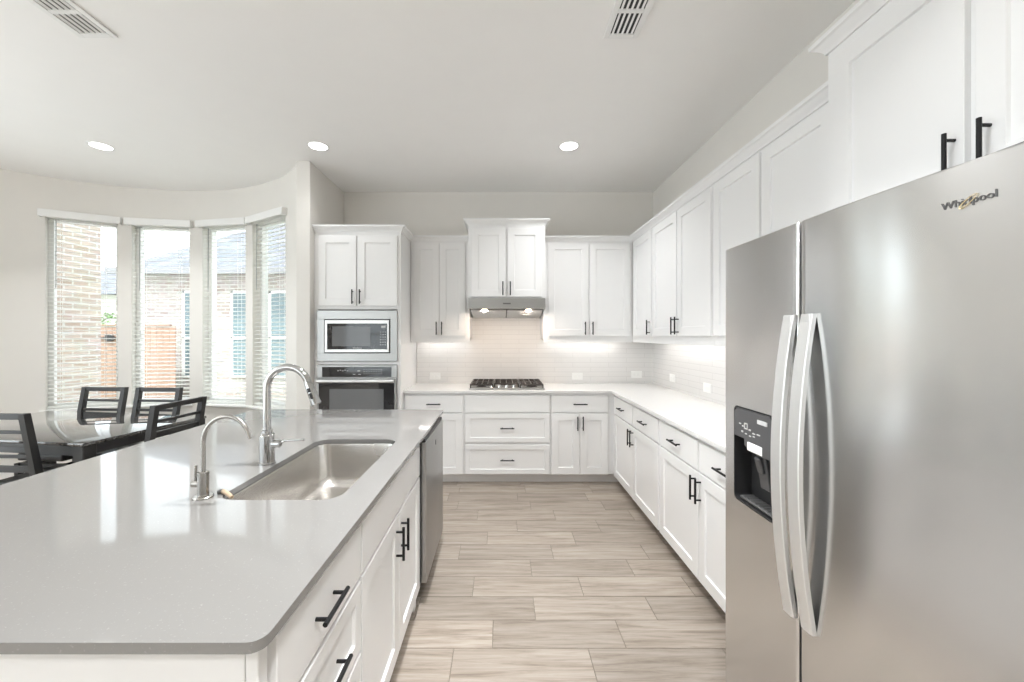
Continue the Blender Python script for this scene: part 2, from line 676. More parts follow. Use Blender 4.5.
def wall_with_holes(axis, a0, a1, p0, p1, holes, name):
    """A straight wall along axis with window openings (a0, a1, z0, z1)."""
    mb = MB()

    def bx(aa, ab, za, zb):
        if axis == 'x':
            mb.box(aa, ab, p0, p1, za, zb)
        else:
            mb.box(p0, p1, aa, ab, za, zb)
    cur = a0
    for ha, hb, hz0, hz1 in sorted(holes):
        bx(cur, ha, 0, CEIL)
        if hz0 > 0:
            bx(ha, hb, 0, hz0)
        bx(ha, hb, hz1, CEIL)
        cur = hb
    bx(cur, a1, 0, CEIL)
    return struct(mb, name, M['wall'], smooth=False)


REAR = [(-4.75, -3.1, 0.3, 2.7)]  # unseen window, kept small to limit light from behind
LEFT = [(-4.1, -2.1, 0.25, 2.75), (-1.75, 0.25, 0.25, 2.75), (0.6, 2.6, 0.25, 2.75)]  # unseen windows, number and size chosen for the daylight they bring in
wall_with_holes('x', WL - 0.15, WR, WN - 0.15, WN, REAR, 'wall_rear')
wall_with_holes('y', WN, arc_pt(TH0)[1] + 0.0, WL - 0.15, WL, LEFT, 'wall_left')


def portal(loc, rot, w, h):
    d = bpy.data.lights.new('daylight_portal', 'AREA')
    d.shape = 'RECTANGLE'
    d.size, d.size_y = w, h
    d.cycles.is_portal = True
    o = bpy.data.objects.new('daylight_portal', d)
    COL.objects.link(o)
    o.location = loc
    o.rotation_euler = rot
    return o


wn = 5
for (a, b, z0, z1) in REAR:
    m_ = MB()
    y = WN - 0.10
    for za, zb in ((z0, z0 + 0.05), (z1 - 0.05, z1), ((z0 + z1) / 2 - 0.02, (z0 + z1) / 2 + 0.02)):
        m_.box(a, b, y - 0.03, y + 0.03, za, zb, 0.003)
    for xa, xb in ((a, a + 0.05), (b - 0.05, b)):
        m_.box(xa, xb, y - 0.03, y + 0.03, z0, z1, 0.003)
    w_ = struct(m_, 'window_%d' % wn, M['trim'])
    MB().box(a, b, y - 0.003, y + 0.003, z0, z1).build('pane', M['glass'], w_)
    portal(((a + b) / 2, WN + 0.0, (z0 + z1) / 2), (PI / 2, 0, PI), b - a, z1 - z0)
    wn += 1
for (a, b, z0, z1) in LEFT:
    m_ = MB()
    x = WL - 0.10
    for za, zb in ((z0, z0 + 0.05), (z1 - 0.05, z1), ((z0 + z1) / 2 - 0.02, (z0 + z1) / 2 + 0.02)):
        m_.box(x - 0.03, x + 0.03, a, b, za, zb, 0.003)
    for ya, yb in ((a, a + 0.05), (b - 0.05, b)):
        m_.box(x - 0.03, x + 0.03, ya, yb, z0, z1, 0.003)
    w_ = struct(m_, 'window_%d' % wn, M['trim'])
    MB().box(x - 0.003, x + 0.003, a, b, z0, z1).build('pane', M['glass'], w_)
    portal((WL, (a + b) / 2, (z0 + z1) / 2), (PI / 2, 0, -PI / 2), b - a, z1 - z0)
    wn += 1

# bay windows: frame, sash rail, pane, sill (local x along the wall, local y outwards)
BW = []
for i, (ta, tb) in enumerate(WIN):
    tm = (ta + tb) / 2
    half = AR * math.sin((tb - ta) / 2)
    cen = (ACX + AR * math.cos((tb - ta) / 2) * math.sin(tm), ACY + AR * math.cos((tb - ta) / 2) * math.cos(tm))
    BW.append((cen, tm, half))
    m_ = MB()
    hw = half + 0.012
    for za, zb, ya, yb in ((WZ0, WZ0 + 0.05, 0.085, 0.15), (WZ1 - 0.05, WZ1, 0.085, 0.15)):
        m_.box(-hw, hw, ya, yb, za, zb, 0.003)
    for s in (-1, 1):
        m_.box(s * hw, s * (hw - 0.045), 0.085, 0.15, WZ0, WZ1, 0.003)
    w_ = struct(m_, 'window_%d' % (i + 1), M['trim'])
    MB().box(-half, half, 0.116, 0.121, WZ0 + 0.04, WZ1 - 0.04).build('pane', M['glass'], w_)
    MB().box(-half - 0.04, half + 0.04, -0.035, 0.09, WZ0 - 0.022, WZ0 + 0.001, 0.004).build('window_sill', M['trim'], w_)
    w_.location = (cen[0], cen[1], 0)
    w_.rotation_euler = (0, 0, -tm)
    po = portal((cen[0] + 0.16 * math.sin(tm), cen[1] + 0.16 * math.cos(tm), (WZ0 + WZ1) / 2), (PI / 2, 0, -tm), 2 * half, WZ1 - WZ0)
    po.rotation_euler = (-PI / 2, 0, -tm)

# baseboards
bb = MB()
n = 30
rings = []
for k in range(n + 1):
    t = TH0 + 0.01 + (TH1 - TH0 - 0.02) * k / n
    i, o = arc_pt(t, AR - 0.015), arc_pt(t, AR)
    rings.append(bb.ringco([(i[0], i[1], 0), (o[0], o[1], 0), (o[0], o[1], 0.13), (i[0], i[1], 0.125)]))
bb.loft(rings)
struct(bb, 'baseboard_bay', M['trim'])
struct(MB().box(WL, WL + 0.015, WN, arc_pt(TH0)[1], 0, 0.13, 0.003), 'baseboard_left', M['trim'])
struct(MB().box(WR - 0.015, WR, WN, 0.6, 0, 0.13, 0.003), 'baseboard_right', M['trim'])
struct(MB().box(WL, WR, WN, WN + 0.015, 0, 0.13, 0.003), 'baseboard_rear', M['trim'])

# tiled backsplash on the two kitchen walls
bs = MB()
bs.box(-0.938, WR - 0.001, WB - 0.009, WB, 0.914, 1.39)
bs.box(-0.326, 0.44, WB - 0.009, WB, 1.39, 1.80)
struct(bs, 'trim_1', M['splash_back'], smooth=False)
struct(MB().box(WR - 0.009, WR, 1.60, WB - 0.009, 0.914, 1.39), 'trim_2', M['splash_side'], smooth=False)


# ------------------------------------------------------------------ cabinets
class Face:
    """Plane of a cabinet front: a runs along it, d sticks out of it."""
    def __init__(self, kind, plane):
        self.k, self.p = kind, plane

    def pt(self, a, d, z):
        if self.k == 'back':
            return Vector((a, self.p - d, z))
        if self.k == 'right':
            return Vector((self.p - d, a, z))
        if self.k == 'island':
            return Vector((self.p + d, a, z))

    def box(self, mb, a0, a1, d0, d1, z0, z1, bev=0.0):
        p, q = self.pt(a0, d0, z0), self.pt(a1, d1, z1)
        return mb.box(p.x, q.x, p.y, q.y, p.z, q.z, bev)


def front_panel(mb, f, a0, a1, z0, z1, t=0.020, rail=0.066, rec=0.010, slab=False, d0=0.0):
    b = 0.0022

    def ring(ins, d):
        return mb.ringco([f.pt(a0 + ins, d0 + d, z0 + ins), f.pt(a1 - ins, d0 + d, z0 + ins), f.pt(a1 - ins, d0 + d, z1 - ins), f.pt(a0 + ins, d0 + d, z1 - ins)])
    rings = [ring(0, 0.0005), ring(0, t - b), ring(b * 0.4, t - b * 0.4), ring(b, t)]
    if not slab:
        rings += [ring(rail, t), ring(rail + 0.0008, t - 0.001), ring(rail + 0.003, t - rec)]
    mb.loft(rings)
    return mb


def handle(f, parent, orient, a, z, L=0.135, d0=0.020, r=0.0058, stand=0.030):
    mb = MB()
    h = L / 2
    sp = L * 0.36
    if orient == 'v':
        mb.tube([f.pt(a, d0 + stand, z - h), f.pt(a, d0 + stand, z + h)], r, 12)
        for s in (-sp, sp):
            mb.tube([f.pt(a, d0, z + s), f.pt(a, d0 + stand, z + s)], r * 0.82, 10)
    else:
        mb.tube([f.pt(a - h, d0 + stand, z), f.pt(a + h, d0 + stand, z)], r, 12)
        for s in (-sp, sp):
            mb.tube([f.pt(a + s, d0, z), f.pt(a + s, d0 + stand, z)], r * 0.82, 10)
    return mb.build('handle', M['black'], parent)


CROWN = [(0.0, 0.0), (0.007, 0.0), (0.010, 0.010), (0.018, 0.020), (0.034, 0.036), (0.044, 0.040), (0.046, 0.055), (0.0, 0.055)]


def crown(f, parent, a0, a1, z, depth, lret, rret, h=0.055):
    mb = MB()
    cols = []
    for d, hz in CROWN:
        zz = z + hz * h / 0.055
        path = []
        if lret:
            path += [f.pt(a0 - d, -depth, zz), f.pt(a0 - d, d, zz)]
        else:
            path += [f.pt(a0, d, zz)]
        if rret:
            path += [f.pt(a1 + d, d, zz), f.pt(a1 + d, -depth, zz)]
        else:
            path += [f.pt(a1, d, zz)]
        cols.append(path)
    rings = [mb.ringco([c[i] for c in cols]) for i in range(len(cols[0]))]
    mb.loft(rings)
    return mb.build('crown_moulding', M['white'], parent, angle=20)


def cabinet(name, label, cat, group, f, a0, a1, z0, z1, depth, fronts, toe=False, crown_spec=None, rail=False, toe_ext=0.0):
    p = f.pt((a0 + a1) / 2, -depth / 2, 0 if toe else z0)
    root = thing(name, p, label, cat, group)
    e = 0.0006
    mb = MB()
    f.box(mb, a0 + e, a1 - e, -depth, 0, z0, z1, 0.0012)
    if rail:
        f.box(mb, a0 + e, a1 - e, -0.02, 0.0, z0 - 0.03, z0 + 0.001, 0.001)
    mb.build('body', M['white'], root)
    if toe:
        t = MB()
        f.box(t, a0 + e, a1 - e + toe_ext, -depth, -0.075, 0.0, z0 - 0.0005)
        t.build('toe_kick', M['white'], root)
    for kind, b0, b1, y0, y1, hs in fronts:
        nm = 'door' if kind == 'door' else ('panel' if kind == 'panel' else 'drawer')
        d = front_panel(MB(), f, b0, b1, y0, y1, slab=(kind in ('slab', 'panel')), rail=0.066 if kind == 'door' else 0.045).build(nm, M['white'], root, angle=25)
        for h in hs:
            handle(f, d, *h)
    if crown_spec:
        crown(f, root, a0, a1, z1, depth, *crown_spec)
    return root


FB = Face('back', 3.88)       # back base run
FR = Face('right', 1.10)      # right base run
FI = Face('island', -0.45)    # island, facing the aisle
FUB = Face('back', 4.16)      # back wall units
FUR = Face('right', 1.37)     # right wall units
FH = Face('back', 3.95)       # hood cabinet
FT = Face('back', 3.76)       # oven tower
FF = Face('right', 1.32)      # over the fridge
BT = 0.8935                   # top of base cabinets
DZ0, DZ1 = 0.103, 0.692
SZ0, SZ1 = 0.703, 0.864
GB = 'white shaker base cabinets along the walls'
GU = 'white shaker wall cabinets'
GI = 'island cabinets facing the aisle'

cabinet('base_cabinet', 'white base cabinet between the oven tower and the cooktop drawers', 'cabinet', GB, FB, -0.94, -0.357, 0.1, BT, 0.58,
        [('slab', -0.926, -0.370, SZ0, SZ1, [('h', -0.648, 0.784)]),
         ('door', -0.926, -0.650, DZ0, DZ1, [('v', -0.675, 0.60)]), ('door', -0.645, -0.370, DZ0, DZ1, [('v', -0.62, 0.60)])], toe=True)
cabinet('drawer_cabinet', 'wide white three-front drawer cabinet under the gas cooktop', 'cabinet', GB, FB, -0.357, 0.479, 0.1, BT, 0.58,
        [('panel', -0.345, 0.467, SZ0, SZ1, []),
         ('drawer', -0.345, 0.467, 0.412, 0.690, [('h', 0.061, 0.553)]), ('drawer', -0.345, 0.467, 0.106, 0.388, [('h', 0.061, 0.246)])], toe=True)
cabinet('base_cabinet', 'white base cabinet right of the cooktop drawers, by the corner', 'cabinet', GB, FB, 0.479, 1.098, 0.1, BT, 0.58,
        [('slab', 0.489, 1.035, SZ0, SZ1, [('h', 0.762, 0.784)]),
         ('door', 0.489, 0.760, DZ0, DZ1, [('v', 0.736, 0.60)]), ('door', 0.764, 1.035, DZ0, DZ1, [('v', 0.788, 0.60)])], toe=True, toe_ext=0.077)
cabinet('base_cabinet', 'white two-door base cabinet on the right-hand run, nearer the corner', 'cabinet', GB, FR, 2.742, 4.462, 0.1, BT, 0.595,
        [('slab', 3.303, 3.826, SZ0, SZ1, [('h', 3.565, 0.784)]), ('slab', 2.752, 3.282, SZ0, SZ1, [('h', 3.017, 0.784)]),
         ('door', 3.296, 3.826, DZ0, DZ1, [('v', 3.322, 0.60)]), ('door', 2.752, 3.290, DZ0, DZ1, [('v', 3.264, 0.60)])], toe=True)
cabinet('base_cabinet', 'white two-door base cabinet beside the fridge on the right-hand run', 'cabinet', GB, FR, 1.602, 2.742, 0.1, BT, 0.595,
        [('slab', 2.203, 2.729, SZ0, SZ1, [('h', 2.466, 0.784)]), ('slab', 1.655, 2.182, SZ0, SZ1, [('h', 1.92, 0.784)]),
         ('door', 2.196, 2.729, DZ0, DZ1, [('v', 2.222, 0.60)]), ('door', 1.655, 2.189, DZ0, DZ1, [('v', 2.163, 0.60)])], toe=True)

UZ0, UZ1 = 1.405, 2.42
DU0, DU1 = 1.440, 2.402
HU = 1.519
cabinet('wall_cabinet', 'white two-door wall cabinet between the oven tower and the hood cabinet', 'cabinet', GU, FUB, -0.94, -0.326, UZ0, UZ1, 0.308,
        [('door', -0.907, -0.641, DU0, DU1, [('v', -0.667, HU)]), ('door', -0.637, -0.371, DU0, DU1, [('v', -0.611, HU)])],
        crown_spec=(False, False), rail=True)
cabinet('wall_cabinet', 'white two-door wall cabinet between the hood cabinet and the corner', 'cabinet', GU, FUB, 0.44, 1.368, UZ0, UZ1, 0.308,
        [('door', 0.488, 0.905, DU0, DU1, [('v', 0.868, HU)]), ('door', 0.919, 1.342, DU0, DU1, [('v', 0.946, HU)])],
        crown_spec=(False, False), rail=True)
cabinet('wall_cabinet', 'single-door white wall cabinet in the corner of the right-hand wall', 'cabinet', GU, FUR, 3.583, 4.158, UZ0, UZ1, 0.328,
        [('door', 3.595, 4.085, DU0, DU1, [('v', 3.628, HU)])], crown_spec=(False, False), rail=True)
cabinet('wall_cabinet', 'white two-door wall cabinet in the middle of the right-hand wall, handles paired', 'cabinet', GU, FUR, 2.562, 3.583, UZ0, UZ1, 0.328,
        [('door', 3.083, 3.571, DU0, DU1, [('v', 3.11, HU)]), ('door', 2.580, 3.070, DU0, DU1, [('v', 3.043, HU)])], crown_spec=(False, False), rail=True)
cabinet('wall_cabinet', 'white two-door wall cabinet next to the raised cabinet over the fridge', 'cabinet', GU, FUR, 1.617, 2.562, UZ0, UZ1, 0.328,
        [('door', 2.093, 2.547, DU0, DU1, [('v', 2.12, HU)]), ('door', 1.625, 2.077, DU0, DU1, [('v', 2.05, HU)])], crown_spec=(False, False), rail=True)
cabinet('hood_cabinet', 'raised white two-door cabinet above the range hood', 'cabinet', GU, FH, -0.324, 0.438, 1.812, 2.535, 0.515,
        [('door', -0.292, 0.043, 1.826, 2.500, [('v', 0.018, 1.906)]), ('door', 0.066, 0.402, 1.826, 2.500, [('v', 0.091, 1.906)])], crown_spec=(True, True, 0.058))
cabinet('fridge_cabinet', 'deep white cabinet with raised crown above the steel fridge', 'cabinet', GU, FF, 0.645, 1.615, 1.850, 2.576, 0.378,
        [('door', 1.123, 1.562, 1.868, 2.530, [('v', 1.147, 1.952)]), ('door', 0.665, 1.097, 1.868, 2.530, [('v', 1.063, 1.952)])], crown_spec=(True, True))

# oven tower: a frame with openings for the microwave and the oven
TA0, TA1 = -1.755, -0.942
tw = thing('oven_tower', (-1.348, 4.11, 0), 'tall white cabinet tower holding the microwave above the wall oven', 'cabinet')
mb = MB()
dep = 0.708
OA0, OA1 = -1.722, -0.975
FT.box(mb, TA0, OA0, -dep, 0, 0.1, 2.42, 0.001)
FT.box(mb, OA1, TA1, -dep, 0, 0.1, 2.42, 0.001)
FT.box(mb, OA0, OA1, -dep, 0, 1.690, 2.42)
FT.box(mb, OA0, OA1, -dep, 0, 1.172, 1.200)
FT.box(mb, OA0, OA1, -dep, 0, 0.1, 0.440)
FT.box(mb, OA0, OA1, -dep, -dep + 0.02, 0.44, 1.69)
mb.build('body', M['white'], tw)
for b0, b1, hx in ((-1.708, -1.356, -1.384), (-1.342, -0.970, -1.314)):
    d = front_panel(MB(), FT, b0, b1, 1.722, 2.380).build('door', M['white'], tw, angle=25)
    handle(FT, d, 'v', hx, 1.806)
d = front_panel(MB(), FT, -1.722, -0.975, 0.112, 0.415, rail=0.05).build('drawer', M['white'], tw, angle=25)
handle(FT, d, 'h', -1.348, 0.265)
t = MB()
FT.box(t, TA0, TA1, -dep, -0.075, 0, 0.0995)
t.build('toe_kick', M['white'], tw)
crown(FT, tw, TA0 + 0.0, TA1, 2.42, dep, False, True)

# ------------------------------------------------------------------ counters
CT0, CT1 = 0.894, 0.914
o = MB().prism([(-0.9405, WB - 0.010), (-0.9405, 3.835), (1.057, 3.835), (1.057, 1.603), (WR - 0.010, 1.603), (WR - 0.010, WB - 0.010)], CT0, CT1).build('countertop', M['quartz_white'], None, smooth=False)
tag(o, 'white L-shaped quartz countertop along the back and right-hand walls', 'countertop')

IX0, IX1, IY0, IY1 = -1.766, -0.41, 0.686, 2.863
SX0, SX1, SY0, SY1 = -0.922, -0.524, 1.283, 2.035
outer = rrect(IX0, IX1, IY0, IY1, 0.028, 5)
hole = rrect(SX0, SX1, SY0, SY1, 0.062, 8)
mb = MB().prism(outer, CT0, CT1, [list(reversed(hole))])
o = mb.build('island_countertop', M['quartz_grey'], None, angle=30)
tag(o, 'grey quartz island countertop with an undermount sink cut into it', 'countertop')

# island base
cabinet('drawer_cabinet', 'white three-drawer cabinet at the near end of the island', 'cabinet', GI, FI, 0.752, 1.236, 0.1, BT, 0.60,
        [('slab', 0.768, 1.228, SZ0, SZ1, [('h', 0.978, 0.782, 0.136)]), ('drawer', 0.768, 1.228, 0.480, 0.690, [('h', 0.998, 0.588, 0.138)]),
         ('drawer', 0.768, 1.228, 0.112, 0.468, [('h', 0.998, 0.30, 0.148)])], toe=True)


def sink_base():
    f = FI
    a0, a1 = 1.237, 2.128
    root = thing('sink_cabinet', f.pt((a0 + a1) / 2, -0.3, 0), 'white two-door cabinet under the island sink', 'cabinet', GI)
    mb = MB()
    f.box(mb, a0, a0 + 0.018, -0.6, 0, 0.1, BT, 0.001)
    f.box(mb, a1 - 0.018, a1, -0.6, 0, 0.1, BT, 0.001)
    f.box(mb, a0, a1, -0.6, 0, 0.1, 0.118)
    f.box(mb, a0, a1, -0.6, -0.585, 0.1, BT)
    f.box(mb, a0, a1, -0.018, 0, 0.1, BT, 0.001)
    mb.build('body', M['white'], root)
    t = MB()
    f.box(t, a0, a1, -0.6, -0.075, 0, 0.0995)
    f.box(t, a1 - 0.045, a1, -0.075, -0.002, 0, 0.0995, 0.002)
    t.build('toe_kick', M['white'], root)
    front_panel(MB(), f, a0 + 0.006, a1 - 0.008, SZ0, SZ1, slab=True).build('panel', M['white'], root, angle=25)
    for b0, b1, h in ((a0 + 0.006, 1.690, 1.643), (1.696, a1 - 0.008, 1.724)):
        d = front_panel(MB(), f, b0, b1, DZ0, DZ1).build('door', M['white'], root, angle=25)
        handle(f, d, 'v', h, 0.586)


sink_base()
ip = thing('island_panelling', (-1.25, 1.8, 0), 'white panelled ends and seating side of the island', 'panel')
mb = MB()
mb.box(-1.40, -0.452, 0.730, 0.7515, 0.0, BT, 0.001)
mb.build('end_panel', M['white'], ip)
mb = MB()
mb.box(-1.40, -0.463, 0.722, 0.7305, 0.80, BT, 0.0015)
mb.box(-1.40, -0.463, 0.722, 0.7305, 0.0, 0.11, 0.0015)
mb.box(-0.49, -0.463, 0.722, 0.7305, 0.11, 0.80, 0.0015)
mb.box(-1.40, -1.33, 0.722, 0.7305, 0.11, 0.80, 0.0015)
mb.box(-0.462, -0.438, 0.7225, 0.7515, 0.0, BT, 0.002)
mb.build('frame', M['white'], ip)
MB().box(-1.42, -1.40, 0.722, 2.825, 0, BT, 0.002).build('back_panel', M['white'], ip)
MB().box(-1.40, -0.452, 2.742, 2.825, 0, BT, 0.002).build('end_panel', M['white'], ip)
MB().box(-1.40, -1.07, 0.7525, 2.741, 0.0, BT).build('knee_wall', M['white'], ip)

# dishwasher
dw = thing('dishwasher', (-0.72, 2.436, 0), 'stainless steel dishwasher at the far end of the island', 'dishwasher')
MB().box(-1.04, -0.432, 2.137, 2.735, 0.1, 0.868, 0.003).build('body', M['dark_steel'], dw)
MB().box(-0.431, -0.398, 2.138, 2.737, 0.118, 0.870, 0.004, 2).build('door', M['steel'], dw)
MB().box(-0.431, -0.405, 2.140, 2.735, 0.8705, 0.889, 0.002).build('control_strip', M['black_plastic'], dw)
MB().lathe([(0.016, 0), (0.015, 0.003), (0.009, 0.0035)], (-0.3979, 2.436, 0.795), 20, 'x').build('badge', M['logo'], dw)
MB().box(-1.04, -0.50, 2.137, 2.735, 0.0, 0.0995).build('toe_kick', M['black_plastic'], dw)

# sink
sk = thing('sink', ((SX0 + SX1) / 2, (SY0 + SY1) / 2, 0.68), 'rectangular stainless undermount sink in the island', 'sink')
mb = MB()
rings = []
for ins, z, r in ((-0.012, 0.893, 0.072), (0.004, 0.893, 0.060), (0.006, 0.885, 0.06), (0.012, 0.74, 0.07), (0.018, 0.705, 0.075), (0.035, 0.685, 0.09), (0.06, 0.678, 0.10), (0.12, 0.674, 0.07)):
    rings.append(mb.ringco([(x, y, z) for x, y in rrect(SX0 + ins, SX1 - ins, SY0 + ins, SY1 - ins, r, 8)]))
mb.loft(rings, True, False)
dr = rings[-1]
cx, cy = (SX0 + SX1) / 2, (SY0 + SY1) / 2
mb.bm.faces.new(dr)
mb.build('bowl', M['steel_sink'], sk, angle=50)
MB().lathe([(0.057, 0.675), (0.057, 0.678), (0.045, 0.6785), (0.04, 0.6755), (0.012, 0.6755), (0.010, 0.683), (0.0, 0.683)], (cx, cy + 0.1, 0), 28, caps=False).build('drain', M['chrome'], sk)

# kitchen faucet
fx, fy = -0.965, 1.65
fa = thing('kitchen_faucet', (fx, fy, CT1), 'tall chrome pull-down faucet behind the island sink', 'faucet')
MB().lathe([(0.031, CT1), (0.031, CT1 + 0.006), (0.0285, CT1 + 0.008), (0.0285, CT1 + 0.118), (0.024, CT1 + 0.124), (0.0195, CT1 + 0.126), (0.0195, CT1 + 0.14), (0.016, CT1 + 0.142)], (fx, fy, 0), 28).build('body', M['chrome'], fa)
pts = [(fx, fy, CT1 + 0.13), (fx, fy, CT1 + 0.20), (fx, fy, 1.2255)]
ar = 0.086
for k in range(1, 21):
    a = PI - (PI * 0.90) * k / 20
    pts.append((fx + ar + ar * math.cos(a), fy, 1.2255 + ar * math.sin(a)))
MB().tube(pts, 0.0145, 18).build('neck', M['chrome'], fa)
e0 = Vector(pts[-1])
dv = Vector((0.36, 0, -0.93)).normalized()
mb = MB()
mb.tube([e0 - dv * 0.004, e0 + dv * 0.012, e0 + dv * 0.016, e0 + dv * 0.07, e0 + dv * 0.098, e0 + dv * 0.103], [0.0148, 0.0155, 0.0165, 0.0185, 0.0205, 0.017], 20)
sh = mb.build('spray_head', M['chrome'], fa)
mb = MB()
for s0, ln in ((0.036, 0.018), (0.062, 0.026)):
    c = e0 + dv * s0 + Vector((0.93, 0, 0.36)) * 0.0 + Vector((0, -0.0175, 0))
    mb.bar(c - dv * ln / 2, c + dv * ln / 2, 0.012, 0.006, 0.002, Vector((0, 1, 0)))
mb.build('spray_button', M['black_plastic'], sh)
mb = MB()
mb.tube([(fx + 0.02, fy, CT1 + 0.082), (fx + 0.052, fy, CT1 + 0.082), (fx + 0.056, fy, CT1 + 0.082)], [0.0165, 0.0165, 0.012], 18)
mb.tube([(fx + 0.052, fy, CT1 + 0.084), (fx + 0.075, fy, CT1 + 0.096), (fx + 0.155, fy, CT1 + 0.098)], [0.006, 0.0052, 0.0042], 12)
mb.build('lever', M['chrome'], fa)

# filtered-water tap
gx, gy = -0.97, 1.303
ft = thing('water_tap', (gx, gy, CT1), 'small thin brushed nickel water tap nearer the camera than the tall faucet', 'tap')
MB().lathe([(0.029, CT1), (0.029, CT1 + 0.004), (0.026, CT1 + 0.007), (0.0165, CT1 + 0.0075), (0.0165, CT1 + 0.083), (0.014, CT1 + 0.085), (0.009, CT1 + 0.0855)], (gx, gy, 0), 24).build('body', M['nickel'], ft)
pts = [(gx, gy, CT1 + 0.083), (gx, gy, 1.05), (gx, gy, 1.095)]
for k in range(1, 19):
    a = PI - (PI * 0.88) * k / 18
    pts.append((gx + 0.076 + 0.076 * math.cos(a), gy, 1.095 + 0.083 * math.sin(a)))
pts.append((pts[-1][0] + 0.006, gy, pts[-1][2] - 0.02))
MB().tube(pts, 0.0068, 14).build('spout', M['nickel'], ft)
mb = MB()
mb.tube([(gx - 0.012, gy, CT1 + 0.045), (gx - 0.034, gy, CT1 + 0.045), (gx - 0.037, gy, CT1 + 0.045)], [0.011, 0.011, 0.008], 14)
mb.tube([(gx - 0.025, gy, CT1 + 0.052), (gx - 0.024, gy, CT1 + 0.105)], [0.0048, 0.0042], 10)
mb.build('lever', M['nickel'], ft)

# small stick left on the sink corner
db = thing('dish_brush', (-0.915, 1.325, 0.914), 'short tan wooden brush lying over the near left corner of the sink', 'brush')
MB().tube([(-0.931, 1.338, 0.9215), (-0.926, 1.334, 0.922), (-0.900, 1.318, 0.920), (-0.878, 1.305, 0.914)], [0.0055, 0.0075, 0.0075, 0.006], 12).build('handle', M['tan'], db)
MB().tube([(-0.943, 1.333, 0.921), (-0.930, 1.336, 0.922)], [0.008, 0.0075], 12).build('head', M['dark_steel'], db)

# ------------------------------------------------------------------ appliances in the tower
mw = thing('microwave', (-1.348, 4.0, 1.20), 'stainless built-in microwave with a trim frame above the wall oven', 'microwave')
FT.box(MB(), OA0 + 0.005, OA1 - 0.005, -0.42, -0.002, 1.206, 1.684).build('body', M['dark_steel'], mw)
TX0, TX1, TZ0, TZ1 = -1.724, -0.972, 1.203, 1.678
WX0, WX1, WZa, WZb = -1.655, -1.036, 1.278, 1.598
mb = MB()
for q in ((TX0, TX1, WZb, TZ1), (TX0, TX1, TZ0, WZa), (TX0, WX0, WZa, WZb), (WX1, TX1, WZa, WZb)):
    FT.box(mb, q[0], q[1], 0.0, 0.018, q[2], q[3], 0.0015)
mb.build('trim_frame', M['steel'], mw)
mb = MB()
FT.box(mb, WX0 + 0.001, WX1 - 0.001, -0.01, 0.006, WZa, WZb)
mb.build('shadow_gap', M['black_plastic'], mw)
mb = MB()
a0, a1, b0, b1 = WX0 + 0.010, WX1 - 0.010, WZa + 0.010, WZb - 0.010
GX0, GX1, GZ0, GZ1 = -1.622, -1.062, 1.315, 1.556
for q in ((a0, a1, GZ1, b1), (a0, a1, b0, GZ0), (a0, GX0, GZ0, GZ1), (GX1, a1, GZ0, GZ1)):
    FT.box(mb, q[0], q[1], 0.004, 0.030, q[2], q[3], 0.0015)
mb.build('door_frame', M['handle_steel'], mw)
FT.box(MB(), GX0, GX1, 0.005, 0.026, GZ0, GZ1).build('door_glass', M['black_glass'], mw)
FT.box(MB(), -1.576, -1.218, 0.0255, 0.0275, 1.345, 1.530, 0.001).build('window', M['smoke_glass'], mw)
mb = MB()
FT.box(mb, -1.118, -1.078, 0.0255, 0.0268, 1.515, 1.535)
mb.build('display', M['legend'], mw)
mb = MB()
for i in range(3):
    for j in range(6):
        FT.box(mb, -1.128 + i * 0.022, -1.120 + i * 0.022, 0.0255, 0.0268, 1.355 + j * 0.024, 1.361 + j * 0.024)
mb.build('keypad', M['legend'], mw)
mb = MB()
mb.add(text_bm('Whirlpool', 0.020, 0.0005), text_mtx('back', FT.pt(-1.342, 0.0268, 1.329)))
mb.build('logo', M['legend'], mw)

ov = thing('wall_oven', (-1.348, 4.0, 0.44), 'black glass wall oven with a steel bar handle under the microwave', 'oven')
FT.box(MB(), OA0 + 0.005, OA1 - 0.005, -0.58, -0.002, 0.446, 1.166).build('body', M['dark_steel'], ov)
mb = MB()
for q in ((TX0, TX1, 1.150, 1.167), (TX0, TX1, 1.050, 1.056), (TX0, -1.672, 1.056, 1.150), (-1.024, TX1, 1.056, 1.150)):
    FT.box(mb, q[0], q[1], 0.0, 0.022, q[2], q[3], 0.0012)
mb.build('control_frame', M['steel'], ov)
FT.box(MB(), -1.672, -1.024, 0.0, 0.020, 1.056, 1.150, 0.001).build('control_panel', M['black_glass'], ov)
mb = MB()
rr = random.Random(5)
for i in range(5):
    FT.box(mb, -1.53 + i * 0.022, -1.516 + i * 0.022, 0.0195, 0.0207, 1.112 + (0.006 if i % 2 else 0), 1.117 + (0.006 if i % 2 else 0))
mb.build('mode_print', M['legend'], ov)
for nm_, q in (('clock_display', (-1.342, -1.318, 1.108, 1.119)), ('cancel_button', (-1.385, -1.362, 1.079, 1.084)), ('start_button', (-1.335, -1.312, 1.079, 1.084))):
    mb = MB()
    FT.box(mb, q[0], q[1], 0.0195, 0.0207, q[2], q[3])
    mb.build(nm_, M['legend'], ov)
mb = MB()
for i in range(8):
    for j in range(3):
        FT.box(mb, -1.285 + i * 0.023, -1.276 + i * 0.023, 0.0195, 0.0207, 1.085 + j * 0.02, 1.089 + j * 0.02)
mb.build('keypad', M['legend'], ov)
mb = MB()
for q in ((TX0 + 0.004, TX1 - 0.004, 1.000, 1.044), (TX0 + 0.004, TX1 - 0.004, 0.455, 0.52), (TX0 + 0.004, -1.700, 0.52, 1.0), (-0.996, TX1 - 0.004, 0.52, 1.0)):
    FT.box(mb, q[0], q[1], 0.0, 0.030, q[2], q[3], 0.002)
od = mb.build('door', M['steel'], ov)
